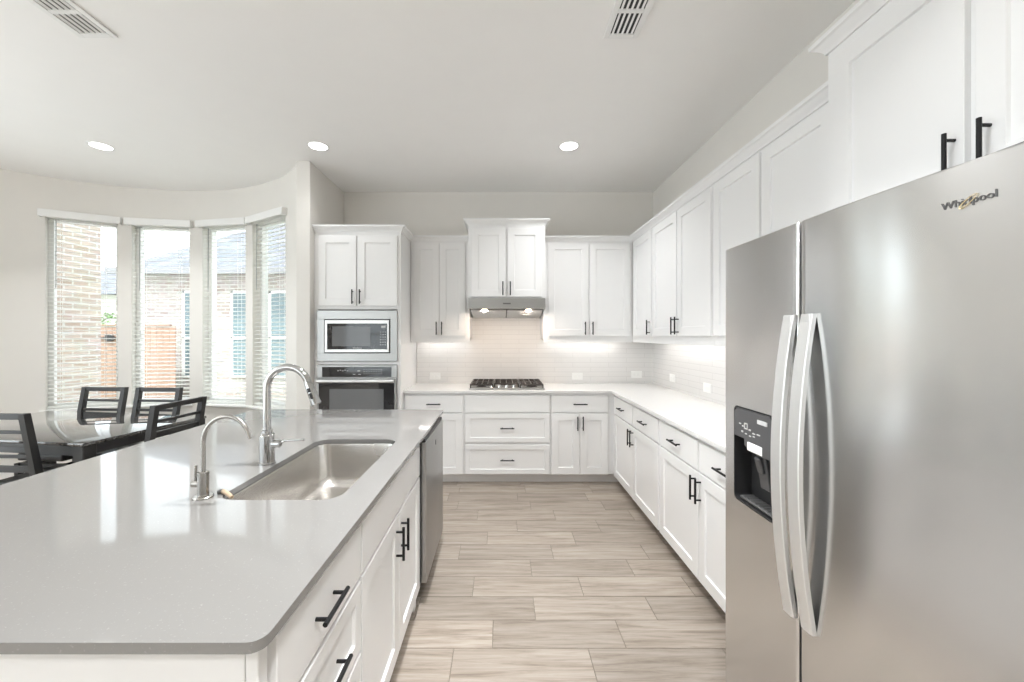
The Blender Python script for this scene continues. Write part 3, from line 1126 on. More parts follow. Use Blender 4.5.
FT.box(MB(), -1.700, -0.996, 0.002, 0.030, 0.52, 1.0).build('door_glass', M['black_glass'], od)
FT.box(MB(), -1.60, -1.095, 0.0295, 0.0312, 0.62, 0.945, 0.001).build('window', M['smoke_glass'], od)
mb = MB()
mb.tube([FT.pt(TX0 + 0.02, 0.070, 1.022), FT.pt(TX1 - 0.02, 0.070, 1.022)], 0.0145, 16)
for s in (TX0 + 0.05, TX1 - 0.05):
    mb.tube([FT.pt(s, 0.028, 1.022), FT.pt(s, 0.066, 1.022)], 0.011, 12)
mb.build('handle', M['handle_steel'], od)

# ------------------------------------------------------------------ range hood
hd = thing('range_hood', (0.057, 4.2, 1.64), 'stainless under-cabinet range hood with two lit lamps', 'range hood')
HX0, HX1 = -0.322, 0.436
mb = MB()
prof = [(3.930, 1.811), (3.930, 1.712), (3.945, 1.706), (3.965, 1.706), (3.99, 1.722), (4.458, 1.722), (4.458, 1.811)]
L = mb.ringco([(HX0, y, z) for y, z in prof])
R = mb.ringco([(HX1, y, z) for y, z in prof])
mb.loft([L, R])
mb.build('canopy', M['steel'], hd)
for x in (HX0, HX1 - 0.012):
    mb = MB()
    pr = [(3.965, 1.7065), (4.459, 1.640), (4.459, 1.7215), (3.99, 1.7215)]
    a = mb.ringco([(x, y, z) for y, z in pr])
    b = mb.ringco([(x + 0.012, y, z) for y, z in pr])
    mb.loft([a, b])
    mb.build('side_panel', M['steel'], hd)
for x0, x1 in ((HX0 + 0.02, 0.050), (0.064, HX1 - 0.02)):
    mb = MB()
    for k in range(14):
        y = 4.03 + k * 0.0295
        z = 1.702 - (y - 3.965) * 0.128
        mb.bar((x0, y, z), (x1, y, z), 0.022, 0.007, 0.001)
    z0_, z1_ = 1.706 - 0.055 * 0.128, 1.706 - 0.47 * 0.128
    a = mb.ringco([(x0, 4.02, z0_), (x1, 4.02, z0_), (x1, 4.435, z1_), (x0, 4.435, z1_)])
    b = mb.ringco([(x0, 4.02, z0_ + 0.004), (x1, 4.02, z0_ + 0.004), (x1, 4.435, z1_ + 0.004), (x0, 4.435, z1_ + 0.004)])
    mb.loft([a, b])
    mb.build('filter', M['handle_steel'], hd)
mb = MB()
mb.bar((0.057, 4.0, 1.702), (0.057, 4.45, 1.643), 0.012, 0.006)
mb.build('centre_rib', M['dark_steel'], hd)
for x in (-0.165, 0.275):
    l = MB().lathe([(0.025, 1.7135), (0.025, 1.700), (0.019, 1.698)], (x, 4.0, 0), 20).build('lamp', M['hood_lamp'], hd)
    ld = bpy.data.lights.new('hood_lamp_light', 'AREA')
    ld.shape = 'DISK'
    ld.size = 0.05
    ld.energy = 1.6
    ld.color = (1.0, 0.80, 0.64)
    lo = bpy.data.objects.new('hood_lamp_light', ld)
    COL.objects.link(lo)
    lo.parent = hd
    lo.location = Vector((x, 4.0, 1.692)) - hd.location
    lo.rotation_euler = (math.radians(18), 0, 0)
mb = MB()
mb.box(0.02, 0.095, 3.928, 3.931, 1.752, 1.766, 0.001)
mb.build('badge', M['dark_steel'], hd)

# ------------------------------------------------------------------ gas cooktop
ck = thing('gas_cooktop', (0.056, 4.18, CT1), 'stainless five-burner gas cooktop with black cast-iron grates', 'cooktop')
CX0, CX1, CY0, CY1 = -0.318, 0.43, 3.915, 4.425
mb = MB()
mb.box(CX0, CX1, CY0, CY1, CT1 + 0.0005, CT1 + 0.014, 0.004, 2)
mb.build('steel_top', M['steel'], ck)
bur = [(-0.20, 4.06, 0.038), (-0.20, 4.31, 0.045), (0.056, 4.22, 0.058), (0.312, 4.06, 0.045), (0.312, 4.31, 0.036)]
for x, y, r in bur:
    MB().lathe([(r + 0.012, CT1 + 0.014), (r + 0.010, CT1 + 0.020), (r, CT1 + 0.021), (r, CT1 + 0.030), (r - 0.008, CT1 + 0.034), (0.004, CT1 + 0.035)], (x, y, 0), 24).build('burner', M['iron'], ck)
for gi, (x0, x1) in enumerate(((CX0 + 0.012, -0.075), (-0.070, 0.182), (0.187, CX1 - 0.012))):
    mb = MB()
    z = CT1 + 0.046
    y0, y1 = (CY0 + 0.02, CY1 - 0.02) if gi != 1 else (CY0 + 0.10, CY1 - 0.02)
    for y in (y0, y1):
        mb.bar((x0, y, z), (x1, y, z), 0.012, 0.014)
    for x in (x0 + 0.006, x1 - 0.006):
        mb.bar((x, y0, z), (x, y1, z), 0.012, 0.014)
    for k in range(1, 4):
        x = x0 + (x1 - x0) * k / 4
        mb.bar((x, y0, z + 0.002), (x, y1, z + 0.002), 0.009, 0.012)
    for k in range(1, 4):
        y = y0 + (y1 - y0) * k / 4
        mb.bar((x0, y, z), (x1, y, z), 0.009, 0.012)
    for x in (x0 + 0.006, x1 - 0.006):
        for y in (y0, y1):
            mb.bar((x, y, CT1 + 0.013), (x, y, z), 0.012, 0.012, up=Vector((0, 1, 0)))
    mb.build('grate', M['iron'], ck)
for k in range(5):
    x = -0.088 + k * 0.072
    MB().lathe([(0.021, CT1 + 0.014), (0.020, CT1 + 0.022), (0.017, CT1 + 0.024), (0.0155, CT1 + 0.040), (0.012, CT1 + 0.042)], (x, CY0 + 0.048, 0), 20).build('knob', M['knob'], ck)

# ------------------------------------------------------------------ refrigerator
FY0, FYS, FY1, FTOP = 0.668, 1.187, 1.582, 1.780
fr = thing('refrigerator', (1.30, 1.12, 0), 'large side-by-side stainless steel refrigerator with a water dispenser', 'refrigerator')
MB().box(0.965, 1.665, FY0 + 0.008, FY1 - 0.008, 0.03, FTOP - 0.012, 0.004).build('body', mat('fridge_side_paint', (0.20, 0.20, 0.205), 0.45), fr)
mb = MB()
mb.box(0.975, 1.02, FY0 + 0.02, FY1 - 0.02, 0.012, 0.065, 0.002)
mb.build('base_grille', M['black_plastic'], fr)
mb = MB()
for y in (FY0 + 0.06, FY1 - 0.06):
    mb.box(0.93, 1.02, y - 0.03, y + 0.03, FTOP - 0.012, FTOP + 0.008, 0.004)
mb.build('hinge_cover', M['grey_plastic'], fr)
mb = MB()
for y in (FY0 + 0.08, FY1 - 0.08):
    mb.lathe([(0.02, 0.0), (0.02, 0.031)], (1.06, y, 0), 14)
    mb.lathe([(0.02, 0.0), (0.02, 0.031)], (1.60, y, 0), 14)
mb.build('foot', M['black_plastic'], fr)


def front_x(y):
    return 0.884 + (0.115 * (y - 1.21) ** 2 if y < 1.21 else 0.004 * (y - 1.21))


def fridge_door(y0, y1, z0, z1, n=28):
    mb = MB()
    r = 0.007
    prof = []
    prof.append((y0, 0.955))
    for k in range(6):
        a = math.radians(90 * k / 5)
        yy = y0 + r - r * math.cos(a)
        prof.append((yy, front_x(y0 + r) + r - r * math.sin(a)))
    for k in range(1, n):
        yy = y0 + r + (y1 - y0 - 2 * r) * k / n
        prof.append((yy, front_x(yy)))
    for k in range(6):
        a = math.radians(90 - 90 * k / 5)
        yy = y1 - r + r * math.cos(a)
        prof.append((yy, front_x(y1 - r) + r - r * math.sin(a)))
    prof.append((y1, 0.955))
    zs = [(z0, 0.004), (z0 + 0.004, 0.0), (z1 - 0.004, 0.0), (z1, 0.004)]
    rings = []
    for z, ins in zs:
        rings.append(mb.ringco([(x + (ins if x < 0.95 else 0), y, z) for y, x in prof]))
    mb.loft(rings)
    return mb


DSY0, DSY1, DSZ0, DSZ1 = 1.292, 1.520, 0.828, 1.180
door_l = fridge_door(FYS + 0.005, FY1, 0.07, FTOP).build('freezer_door', M['steel_door'], fr, angle=40)
# cut the dispenser recess out of the freezer door
cut = MB()
pts = rrect(DSY0, DSY1, DSZ0, DSZ1, 0.022, 5)
cut.loft([cut.ringco([(x, p[0], p[1]) for p in pts]) for x in (0.80, 0.951)])
cut_o = cut.build('cutter', M['black_plastic'], None)
cut_o.location -= wloc(door_l) * 0
bo = door_l.modifiers.new('recess', 'BOOLEAN')
bo.operation = 'DIFFERENCE'
bo.object = cut_o
bo.solver = 'EXACT'
bpy.context.view_layer.update()
new = bpy.data.meshes.new_from_object(door_l.evaluated_get(bpy.context.evaluated_depsgraph_get()))
door_l.modifiers.clear()
door_l.data = new
bpy.data.objects.remove(cut_o)
new.name = 'freezer_door'
new.materials.clear()
new.materials.append(M['steel_door'])
new.polygons.foreach_set('material_index', [0] * len(new.polygons))
new.polygons.foreach_set('use_smooth', [True] * len(new.polygons))
new.set_sharp_from_angle(angle=math.radians(30))
MB().box(0.910, 0.962, FYS - 0.0057, FYS + 0.0047, 0.08, FTOP - 0.012).build('door_gap_shade', M['black_plastic'], fr)  # black filler standing in for the shade in the gap between the doors
door_r = fridge_door(FY0, FYS - 0.006, 0.07, FTOP).build('fridge_door', M['steel_door'], fr, angle=40)

# dispenser
mb = MB()
e = 0.0012
o1 = rrect(DSY0 + e, DSY1 - e, DSZ0 + e, DSZ1 - e, 0.0215, 5)
i1 = rrect(DSY0 + e + 0.004, DSY1 - e - 0.004, DSZ0 + e + 0.004, DSZ1 - e - 0.004, 0.018, 5)
fxx = lambda y: front_x(y)
rings = [mb.ringco([(fxx(p[0]) + 0.0005, p[0], p[1]) for p in o1]), mb.ringco([(fxx(p[0]) - 0.001, p[0], p[1]) for p in i1]),
         mb.ringco([(0.949, p[0], p[1]) for p in i1])]
mb.loft(rings, True, False)
mb.bm.faces.new(rings[-1])
mb.build('dispenser_recess', M['black_plastic'], door_l, recalc=True)
mb = MB()
zs = 1.068
poly = [(DSY1 - 0.007, zs), (DSY1 - 0.007, DSZ1 - 0.022), (DSY1 - 0.022, DSZ1 - 0.007), (DSY0 + 0.022, DSZ1 - 0.007), (DSY0 + 0.007, DSZ1 - 0.022), (DSY0 + 0.007, 1.03),
        (DSY0 + 0.125, 1.03), (DSY0 + 0.16, 1.045), (DSY0 + 0.16, zs)]
mb.loft([mb.ringco([(front_x(p[0]) - 0.002, p[0], p[1]) for p in poly]), mb.ringco([(0.935, p[0], p[1]) for p in poly])])
mb.build('dispenser_panel', M['grey_plastic'], door_l)
mb = MB()
xx = front_x(1.42) - 0.0035
rr = random.Random(11)
for (y, z, w, h) in ((1.475, 1.118, .010, .004), (1.458, 1.112, .008, .004), (1.44, 1.124, .020, .004), (1.44, 1.106, .020, .004), (1.448, 1.115, .004, .020), (1.432, 1.115, .004, .020),
                     (1.462, 1.092, .009, .006), (1.44, 1.088, .009, .004), (1.416, 1.085, .010, .004), (1.418, 1.106, .010, .005), (1.395, 1.098, .014, .004), (1.395, 1.088, .010, .004), (1.37, 1.10, .016, .004)):
    mb.box(xx - 0.0008, xx + 0.004, y - w / 2, y + w / 2, z - h / 2, z + h / 2)
mb.box(xx - 0.0012, xx + 0.004, 1.325, 1.375, 1.138, 1.152)
mb.build('dispenser_legend', M['legend'], door_l)
mb = MB()
mb.box(0.880, 0.892, 1.352, 1.432, 1.032, 1.062, 0.002)
mb.build('dispenser_label', M['white_plastic'], door_l)
mb = MB()
mb.bar((0.905, 1.39, 1.035), (0.925, 1.39, 0.905), 0.05, 0.014, 0.003, up=Vector((1, 0, 0)))
mb.bar((0.900, 1.39, 1.02), (0.915, 1.39, 0.965), 0.03, 0.03, 0.004, up=Vector((1, 0, 0)))
mb.build('dispenser_paddle', M['grey_plastic'], door_l)
mb = MB()
mb.box(0.895, 0.945, DSY0 + 0.02, DSY1 - 0.02, DSZ0 + 0.008, DSZ0 + 0.018, 0.003)
for k in range(8):
    y = DSY0 + 0.035 + k * 0.022
    mb.box(0.899, 0.941, y, y + 0.01, DSZ0 + 0.018, DSZ0 + 0.021, 0.001)
mb.build('drip_tray', M['dark_steel'], door_l)


def arc_handle(yc, parent):
    """A flat steel bar that bows out from the door and comes back to it at both ends."""
    z0, z1 = 0.598, 1.503
    n = 28
    mb = MB()
    rings = []
    base = front_x(yc)
    w = 0.044
    for k in range(n + 1):
        s = k / n
        z = z0 + (z1 - z0) * s
        out = 0.012 + 0.040 * (1 - (2 * s - 1) ** 2)
        xo = base - out
        th = 0.014
        c = 0.002
        rings.append(mb.ringco([(xo + c, yc - w / 2, z), (xo, yc - w / 2 + c, z), (xo, yc + w / 2 - c, z), (xo + c, yc + w / 2, z), (xo + th, yc + w / 2, z), (xo + th, yc - w / 2, z)]))
    mb.loft(rings)
    for z in (z0 + 0.012, z1 - 0.012):
        mb.box(base - 0.016, base + 0.004, yc - w / 2 + 0.006, yc + w / 2 - 0.006, z - 0.012, z + 0.012, 0.001)
    return mb.build('handle', M['handle_steel'], parent, angle=30)


arc_handle(1.215, door_l)
arc_handle(1.143, door_r)
mb = MB()
lx = front_x(0.765) - 0.0012
t = text_bm('Whirlpool', 0.0205, 0.0008)
mt = text_mtx('right', (lx, 0.775, 1.702))
mt = mt @ Matrix.Rotation(0.0, 4, 'Y')
mb.add(t, mt)
# follow the curve of the door
for v in mb.bm.verts:
    v.co.x += front_x(v.co.y) - front_x(0.765)
mb.build('logo', M['logo'], door_r)
mb = MB()
pts = []
for k in range(41):
    a = 2 * PI * k / 40
    u, v = 0.017 * math.cos(a), 0.0042 * math.sin(a)
    al = math.radians(38)
    yy = 0.774 - (u * math.cos(al) - v * math.sin(al))
    zz = 1.701 + (u * math.sin(al) + v * math.cos(al))
    pts.append((front_x(yy) - 0.0025, yy, zz))
rad = [0.0005 + 0.0005 * abs(math.sin(PI * k / 40)) for k in range(41)]
mb.tube(pts, rad, 8)
mb.build('logo_swirl', M['gold'], door_r)


# ------------------------------------------------------------------ outlets
def outlet(face, a, z, label):
    f = Face(face, WB - 0.009 if face == 'back' else WR - 0.009)
    root = thing('wall_outlet', f.pt(a, 0, z - 0.037), label, 'outlet', 'white outlet plates on the backsplash')
    mb = MB()
    f.box(mb, a - 0.060, a + 0.060, 0.0, 0.006, z - 0.038, z + 0.038, 0.002)
    mb.build('cover_plate', M['white_plastic'], root)
    for s in (-0.021, 0.021):
        mb = MB()
        f.box(mb, a + s - 0.014, a + s + 0.014, 0.005, 0.0075, z - 0.013, z + 0.013, 0.002)
        mb.build('socket', M['trim'], root)


outlet('back', -0.737, 0.992, 'white outlet plate on the tile beside the oven tower')
outlet('back', 0.85, 0.992, 'white outlet plate on the back tile just right of the cooktop')
outlet('back', 1.51, 1.01, 'white outlet plate on the back tile close to the corner')
outlet('right', 3.94, 1.026, 'white outlet plate on the right-hand tile close to the corner')
outlet('right', 3.275, 1.015, 'white outlet plate on the right-hand tile nearer the fridge')


# ------------------------------------------------------------------ under-cabinet light bars
def strip_light(face, a0, a1, label):
    f = FUB if face == 'back' else FUR
    dp = -0.20
    root = thing('under_cabinet_light', f.pt((a0 + a1) / 2, dp, 1.39), label, 'light', 'light bars under the wall cabinets')
    mb = MB()
    f.box(mb, a0, a1, dp - 0.012, dp + 0.012, 1.392, 1.4045, 0.001)
    mb.build('housing', M['white_plastic'], root)
    mb = MB()
    f.box(mb, a0 + 0.01, a1 - 0.01, dp - 0.009, dp + 0.009, 1.388, 1.3925)
    mb.build('diffuser', M['strip'], root)


strip_light('back', -0.90, -0.37, 'slim light bar under the wall cabinet beside the oven tower')
strip_light('back', 0.50, 1.30, 'slim light bar under the wall cabinet right of the hood')
strip_light('right', 2.62, 4.05, 'slim light bar under the right-hand wall cabinets near the corner')
strip_light('right', 1.66, 2.50, 'slim light bar under the right-hand wall cabinet near the fridge')


# ------------------------------------------------------------------ recessed ceiling lights
def downlight(x, y, label, power=CAN_POWER):
    root = thing('recessed_light', (x, y, CEIL), label, 'ceiling light', 'round recessed ceiling lights')
    MB().lathe([(0.073, -0.003), (0.090, -0.003), (0.092, -0.0005), (0.092, 0.0), (0.073, 0.0)], (x, y, CEIL), 32, caps=False).build('trim_ring', M['trim'], root)
    MB().lathe([(0.074, -0.0025), (0.03, -0.004), (0.001, -0.0042)], (x, y, CEIL), 32).build('lens', M['lamp'], root)
    ld = bpy.data.lights.new('recessed_light_beam', 'AREA')
    ld.shape = 'DISK'
    ld.size = 0.13
    ld.energy = power
    ld.spread = math.radians(CAN_SPREAD)
    ld.color = CAN_COL
    lo = bpy.data.objects.new('recessed_light_beam', ld)
    COL.objects.link(lo)
    lo.parent = root
    lo.location = (0, 0, -0.012)


downlight(0.576, 3.39, 'lit recessed ceiling light above the aisle before the cooktop', CAN_POWER * 0.5)
downlight(-1.55, 3.39, 'lit recessed ceiling light beside the partition wall end', CAN_POWER * 0.1)
downlight(-3.39, 3.39, 'lit recessed ceiling light above the dining table', CAN_POWER * 0.9)
for i, (x, y, k) in enumerate(((-0.25, 1.72, 1.9), (0.45, 0.9, 0.45), (-3.39, 1.0, 1.0), (0.25, -0.1, 1.0), (-1.6, -1.2, 0.7), (-3.5, -1.4, 1.0), (0.2, -1.4, 1.6), (-1.6, -3.2, 1.0), (-3.5, -3.2, 1.0))):  # added out-of-view lights, placed and powered to brighten cabinets and floor
    downlight(x, y, 'added recessed ceiling light out of view above or behind the viewer', CAN_POWER * k)


# ------------------------------------------------------------------ added uplights to brighten the ceiling, out of view left of and behind the viewer
def added_torchiere(x, y, label):
    root = thing('added_floor_lamp', (x, y, 0), label, 'lamp', 'added uplight floor lamps out of view')
    MB().lathe([(0.001, 0.0), (0.14, 0.0), (0.14, 0.012), (0.03, 0.03), (0.001, 0.03)], (x, y, 0), 28, caps=False).build('base', M['black'], root)
    MB().cyl((x, y, 0.02), (x, y, 1.72), 0.012, 12).build('pole', M['black'], root)
    MB().lathe([(0.02, 1.70), (0.06, 1.705), (0.13, 1.74), (0.18, 1.80), (0.172, 1.80), (0.125, 1.748), (0.055, 1.715), (0.001, 1.714)], (x, y, 0), 28, caps=False).build('lamp_shade', M['white_plastic'], root)
    ld = bpy.data.lights.new('added_floor_lamp_bulb', 'AREA')
    ld.shape = 'DISK'
    ld.size = 0.22
    ld.energy = ADDED_TORCH_POWER
    ld.color = CAN_COL
    lo = bpy.data.objects.new('added_floor_lamp_bulb', ld)
    COL.objects.link(lo)
    lo.parent = root
    lo.location = (0, 0, 1.775)
    lo.rotation_euler = (PI, 0, 0)


added_torchiere(-4.70, 0.42, 'added uplight floor lamp out of view, left of the viewer')
added_torchiere(-4.70, -1.92, 'added uplight floor lamp out of view, farther behind the viewer on the left')


# ------------------------------------------------------------------ ceiling vents
def vent(x0, x1, y0, y1, label, LW=0.011, LT=0.35):
    root = thing('ceiling_vent', ((x0 + x1) / 2, (y0 + y1) / 2, CEIL), label, 'air vent', 'white ceiling air vents')
    b = 0.030
    mb = MB()
    zt, zb = CEIL - 0.0003, CEIL - 0.009
    mb.box(x0, x0 + b, y0, y1, zb, zt, 0.002)
    mb.box(x1 - b, x1, y0, y1, zb, zt, 0.002)
    ym = (y0 + y1) / 2
    for a, c in ((y0, y0 + b), (ym - 0.011, ym + 0.011), (y1 - b, y1)):
        mb.box(x0 + b, x1 - b, a, c, zb, zt, 0.001)
    mb.build('frame', M['trim'], root)
    MB().box(x0 + b, x1 - b, y0 + b, y1 - b, CEIL - 0.0022, CEIL - 0.0004).build('duct_shade', M['vent_shade'], root)  # thin dark plate painted as the shade inside the duct, ceiling is uncut
    n = 5
    for s0, s1 in ((y0 + b, ym - 0.011), (ym + 0.011, y1 - b)):
        for k in range(n):
            x = x0 + b + (x1 - x0 - 2 * b) * (k + 0.5) / n
            m2 = MB()
            m2.bar((x, s0, CEIL - 0.006), (x, s1, CEIL - 0.006), LW, 0.0016, 0, up=Vector((LT, 0, 0.85)))
            m2.build('louvre', M['trim'], root)


vent(0.550, 0.735, 1.795, 2.155, 'white ceiling vent above the aisle, nearest the wall cabinets')
vent(-2.262, -2.056, 1.810, 2.150, 'white ceiling vent on the dining side of the room', 0.015, -0.25)


# ------------------------------------------------------------------ dining table and chairs
def rot2(v, a):
    return Vector((v[0] * math.cos(a) - v[1] * math.sin(a), v[0] * math.sin(a) + v[1] * math.cos(a), 0))


TA = -math.radians(8.3)
TLEN, TDEP, TZ = 1.62, 0.90, 0.76
near_right = Vector((-2.645, 2.528, 0))
tcen = near_right + rot2((-TLEN / 2, TDEP / 2), TA)
tb = thing('dining_table', (0, 0, 0), 'dark polished stone dining table with a charcoal frame in the bay', 'table')
hx, hy = TLEN / 2, TDEP / 2
mb = MB()
mb.box(-hx, hx, -hy, hy, TZ - 0.022, TZ, 0.004, 2)
mb.build('tabletop', M['granite'], tb)
mb = MB()
for s in (-1, 1):
    mb.box(-hx + 0.01, hx - 0.01, s * (hy - 0.01), s * (hy - 0.035), TZ - 0.085, TZ - 0.0225, 0.002)
    mb.box(s * (hx - 0.01), s * (hx - 0.035), -hy + 0.01, hy - 0.01, TZ - 0.085, TZ - 0.0225, 0.002)
mb.build('apron', M['dark_wood'], tb)
for sx in (-1, 1):
    for sy in (-1, 1):
        mb = MB()
        mb.box(sx * (hx - 0.005), sx * (hx - 0.085), sy * (hy - 0.005), sy * (hy - 0.085), 0, TZ - 0.0225, 0.004)
        mb.build('leg', M['dark_wood'], tb)
tb.location = tcen
tb.rotation_euler = (0, 0, TA)


def make_chair():
    """Local: sitter looks towards +y, back at -y."""
    c = thing('dining_chair', (0, 0, 0), 'x', 'chair', 'charcoal slat-back dining chairs')
    hw = 0.215
    ZS = 0.97

    def yb(z):
        return -0.20 if z < 0.46 else -0.20 - 0.085 * (z - 0.46) / (ZS - 0.46)
    for s in (-1, 1):
        mb = MB()
        x = s * (hw - 0.02)
        rings = []
        for z, w in ((0.0, 0.017), (0.44, 0.021), (0.52, 0.021), (0.75, 0.0205), (ZS, 0.019)):
            y = yb(z) - (0.03 * (0.44 - z) / 0.44 if z < 0.44 else 0)
            rings.append(mb.ringco([(x - 0.019, y - w, z), (x + 0.019, y - w, z), (x + 0.019, y + w, z), (x - 0.019, y + w, z)]))
        mb.loft(rings)
        mb.build('back_post', M['dark_wood'], c)
        mb = MB()
        rings = []
        for z, w in ((0.0, 0.015), (0.42, 0.019)):
            rings.append(mb.ringco([(x - w, 0.20 - w, z), (x + w, 0.20 - w, z), (x + w, 0.20 + w, z), (x - w, 0.20 + w, z)]))
        mb.loft(rings)
        mb.build('front_leg', M['dark_wood'], c)
    xi = hw - 0.0385
    mb = MB()
    z = 0.951
    mb.bar((-xi, yb(z), z), (xi, yb(z), z), 0.024, 0.036, 0.003)
    mb.build('top_rail', M['dark_wood'], c)
    for z, h in ((0.852, 0.020), (0.770, 0.022), (0.695, 0.020), (0.612, 0.040)):
        mb = MB()
        mb.bar((-xi, yb(z), z), (xi, yb(z), z), 0.018, h, 0.002)
        mb.build('slat', M['dark_wood'], c)
    mb = MB()
    for s in (-1, 1):
        mb.box(s * (hw - 0.008), s * (hw - 0.030), -0.18, 0.19, 0.375, 0.42, 0.002)
    mb.box(-xi, xi, 0.185, 0.208, 0.375, 0.42, 0.002)
    mb.box(-xi, xi, -0.21, -0.19, 0.375, 0.42, 0.002)
    mb.build('seat_frame', M['dark_wood'], c)
    mb = MB()
    t = bmesh.new()
    bmesh.ops.create_cube(t, size=1.0)
    for v in t.verts:
        v.co = Vector((v.co.x * 0.40, v.co.y * 0.385 + 0.022, v.co.z * 0.064 + 0.472))
    bmesh.ops.bevel(t, geom=t.edges[:], offset=0.022, segments=4, affect='EDGES', profile=0.6)
    mb.add(t)
    mb.build('seat_cushion', M['leather'], c)
    return c


proto = make_chair()
# (pixel-independent) spots: centre of the seat, heading of the sitter
chairs = [
    ((-3.665, 3.40), PI + TA * 0.5, 'charcoal slat-back chair on the window side of the table, before the brick-filled window'),
    ((-3.135, 3.365), PI + TA * 0.5, 'charcoal slat-back chair on the window side of the table, before the window showing the fence'),
    ((-2.611, 2.930), PI / 2 - math.radians(5), 'charcoal slat-back chair at the end of the table, back turned to the island'),
    ((-3.07, 2.715), TA * 0.3, 'charcoal slat-back chair on the near side of the table with its back to the camera'),
]
for i, ((x, y), rz, lab) in enumerate(chairs):
    c = proto if i == 0 else copy_tree(proto)
    c.location = (x, y, 0)
    c.rotation_euler = (0, 0, rz)
    c['label'] = lab


# ------------------------------------------------------------------ blinds
def blind(i, half, label):
    root = thing('window_blind', (0, 0, 0), label, 'blind', 'white slatted blinds in the bay windows')
    hv = half + 0.038
    mb = MB()
    mb.box(-hv, hv, -0.062, -0.050, WZ1 - 0.045, WZ1 + 0.030, 0.003)
    for s in (-1, 1):
        mb.box(s * hv, s * (hv - 0.012), -0.050, -0.003, WZ1 - 0.045, WZ1 + 0.030, 0.002)
    mb.box(-hv + 0.012, hv - 0.012, -0.0505, -0.003, WZ1 + 0.012, WZ1 + 0.022)
    mb.build('valance', M['trim'], root)
    MB().box(-half + 0.006, half - 0.006, 0.005, 0.060, WZ1 - 0.045, WZ1 - 0.001, 0.002).build('head_rail', M['blind'], root)
    mb = MB()
    pitch = 0.0425
    z = WZ1 - 0.075
    w = half - 0.008
    tilt = math.radians(9)
    while z > WZ0 + 0.05:
        rings = []
        for x in (-w, w):
            ring = []
            for u, v in ((-0.0245, -0.0011), (0.0, 0.0016), (0.0245, -0.0011), (0.0245, -0.0035), (0.0, -0.0010), (-0.0245, -0.0035)):
                ring.append((x, 0.034 + u * math.cos(tilt) - v * math.sin(tilt), z + u * math.sin(tilt) + v * math.cos(tilt)))
            rings.append(mb.ringco(ring))
        mb.loft(rings)
        z -= pitch
    mb.build('slats', M['blind'], root)
    MB().box(-w, w, 0.010, 0.058, WZ0 + 0.012, WZ0 + 0.032, 0.003).build('bottom_rail', M['blind'], root)
    mb = MB()
    for x in (-half * 0.62, half * 0.62):
        for y in (0.0085, 0.0595):
            mb.box(x - 0.0012, x + 0.0012, y - 0.0008, y + 0.0008, WZ0 + 0.02, WZ1 - 0.04)
    mb.build('ladder_cord', M['blind'], root)
    mb = MB()
    mb.tube([(-half * 0.72, 0.001, WZ1 - 0.05), (-half * 0.72, -0.004, WZ1 - 0.75)], 0.0042, 8)
    mb.build('tilt_wand', M['wand'], root)
    cen, tm, _ = BW[i]
    root.location = (cen[0], cen[1], 0)
    root.rotation_euler = (0, 0, -tm)


blind(0, BW[0][2], 'white slatted blind over brick, farthest from the partition wall')
blind(1, BW[1][2], 'white slatted blind with the cedar fence and neighbouring house behind it')
blind(2, BW[2][2], 'white slatted blind second from the partition wall')
blind(3, BW[3][2], 'white slatted blind seen edge-on, next to the partition wall')

# ------------------------------------------------------------------ outdoors
struct(MB().box(-26, 10, 4.62, 34, -0.25, -0.15), 'ground', M['grass'], smooth=False)
o = MB().box(-7.6, -1.0, 4.63, 8.6, -0.15, -0.10).build('patio', M['patio'], None, smooth=False)
o['kind'] = 'structure'
wg = MB()
wg.box(-6.2, -5.62, 2.9, 5.62, -0.15, 3.4)
struct(wg, 'wall_exterior', M['brick_wing'], smooth=False)

HY = 9.6
nh = thing('neighbour_house', (-4.2, HY + 3, -0.15), 'pale brick neighbouring house with a grey shingle roof beyond the bay windows', 'house')
MB().box(-8.55, 1.5, HY, HY + 6, -0.15, 2.95).build('wall', M['brick_house'], nh, smooth=False)
mb = MB()
ev = 2.95
a = [(-9.0, HY - 0.45, ev), (1.9, HY - 0.45, ev), (1.9, HY + 6.4, ev), (-9.0, HY + 6.4, ev)]
b = [(-6.2, HY + 2.9, ev + 2.3), (-0.9, HY + 2.9, ev + 2.3)]
va = mb.ringco(a)
vb = mb.ringco(b)
for f in ((va[0], va[1], vb[1], vb[0]), (va[1], va[2], vb[1]), (va[2], va[3], vb[0], vb[1]), (va[3], va[0], vb[0]), (va[3], va[2], va[1], va[0])):
    mb.bm.faces.new(f)
mb.build('roof', M['shingle'], nh, smooth=False)
mb = MB()
mb.box(-9.02, 1.92, HY - 0.5, HY - 0.44, ev - 0.09, ev + 0.06, 0.005)
mb.build('gutter', M['gutter'], nh)
for u0, u1 in ((184, 209), (232, 262), (270, 300)):
    x0, x1 = (u0 - 501) / FPX * HY, (u1 - 501) / FPX * HY
    mb = MB()
    z0, z1 = 0.44, 2.52
    for q in ((x0, x1, z0, z0 + 0.06), (x0, x1, z1 - 0.06, z1), (x0, x1, 1.36, 1.42)):
        mb.box(q[0], q[1], HY - 0.05, HY - 0.002, q[2], q[3])
    for q in ((x0, x0 + 0.05), (x1 - 0.05, x1)):
        mb.box(q[0], q[1], HY - 0.05, HY - 0.002, z0, z1)
    w_ = mb.build('window', M['trim'], nh, smooth=False)
    MB().box(x0 + 0.05, x1 - 0.05, HY - 0.03, HY - 0.004, z0 + 0.06, z1 - 0.06).build('pane', M['pane_teal'], w_, smooth=False)

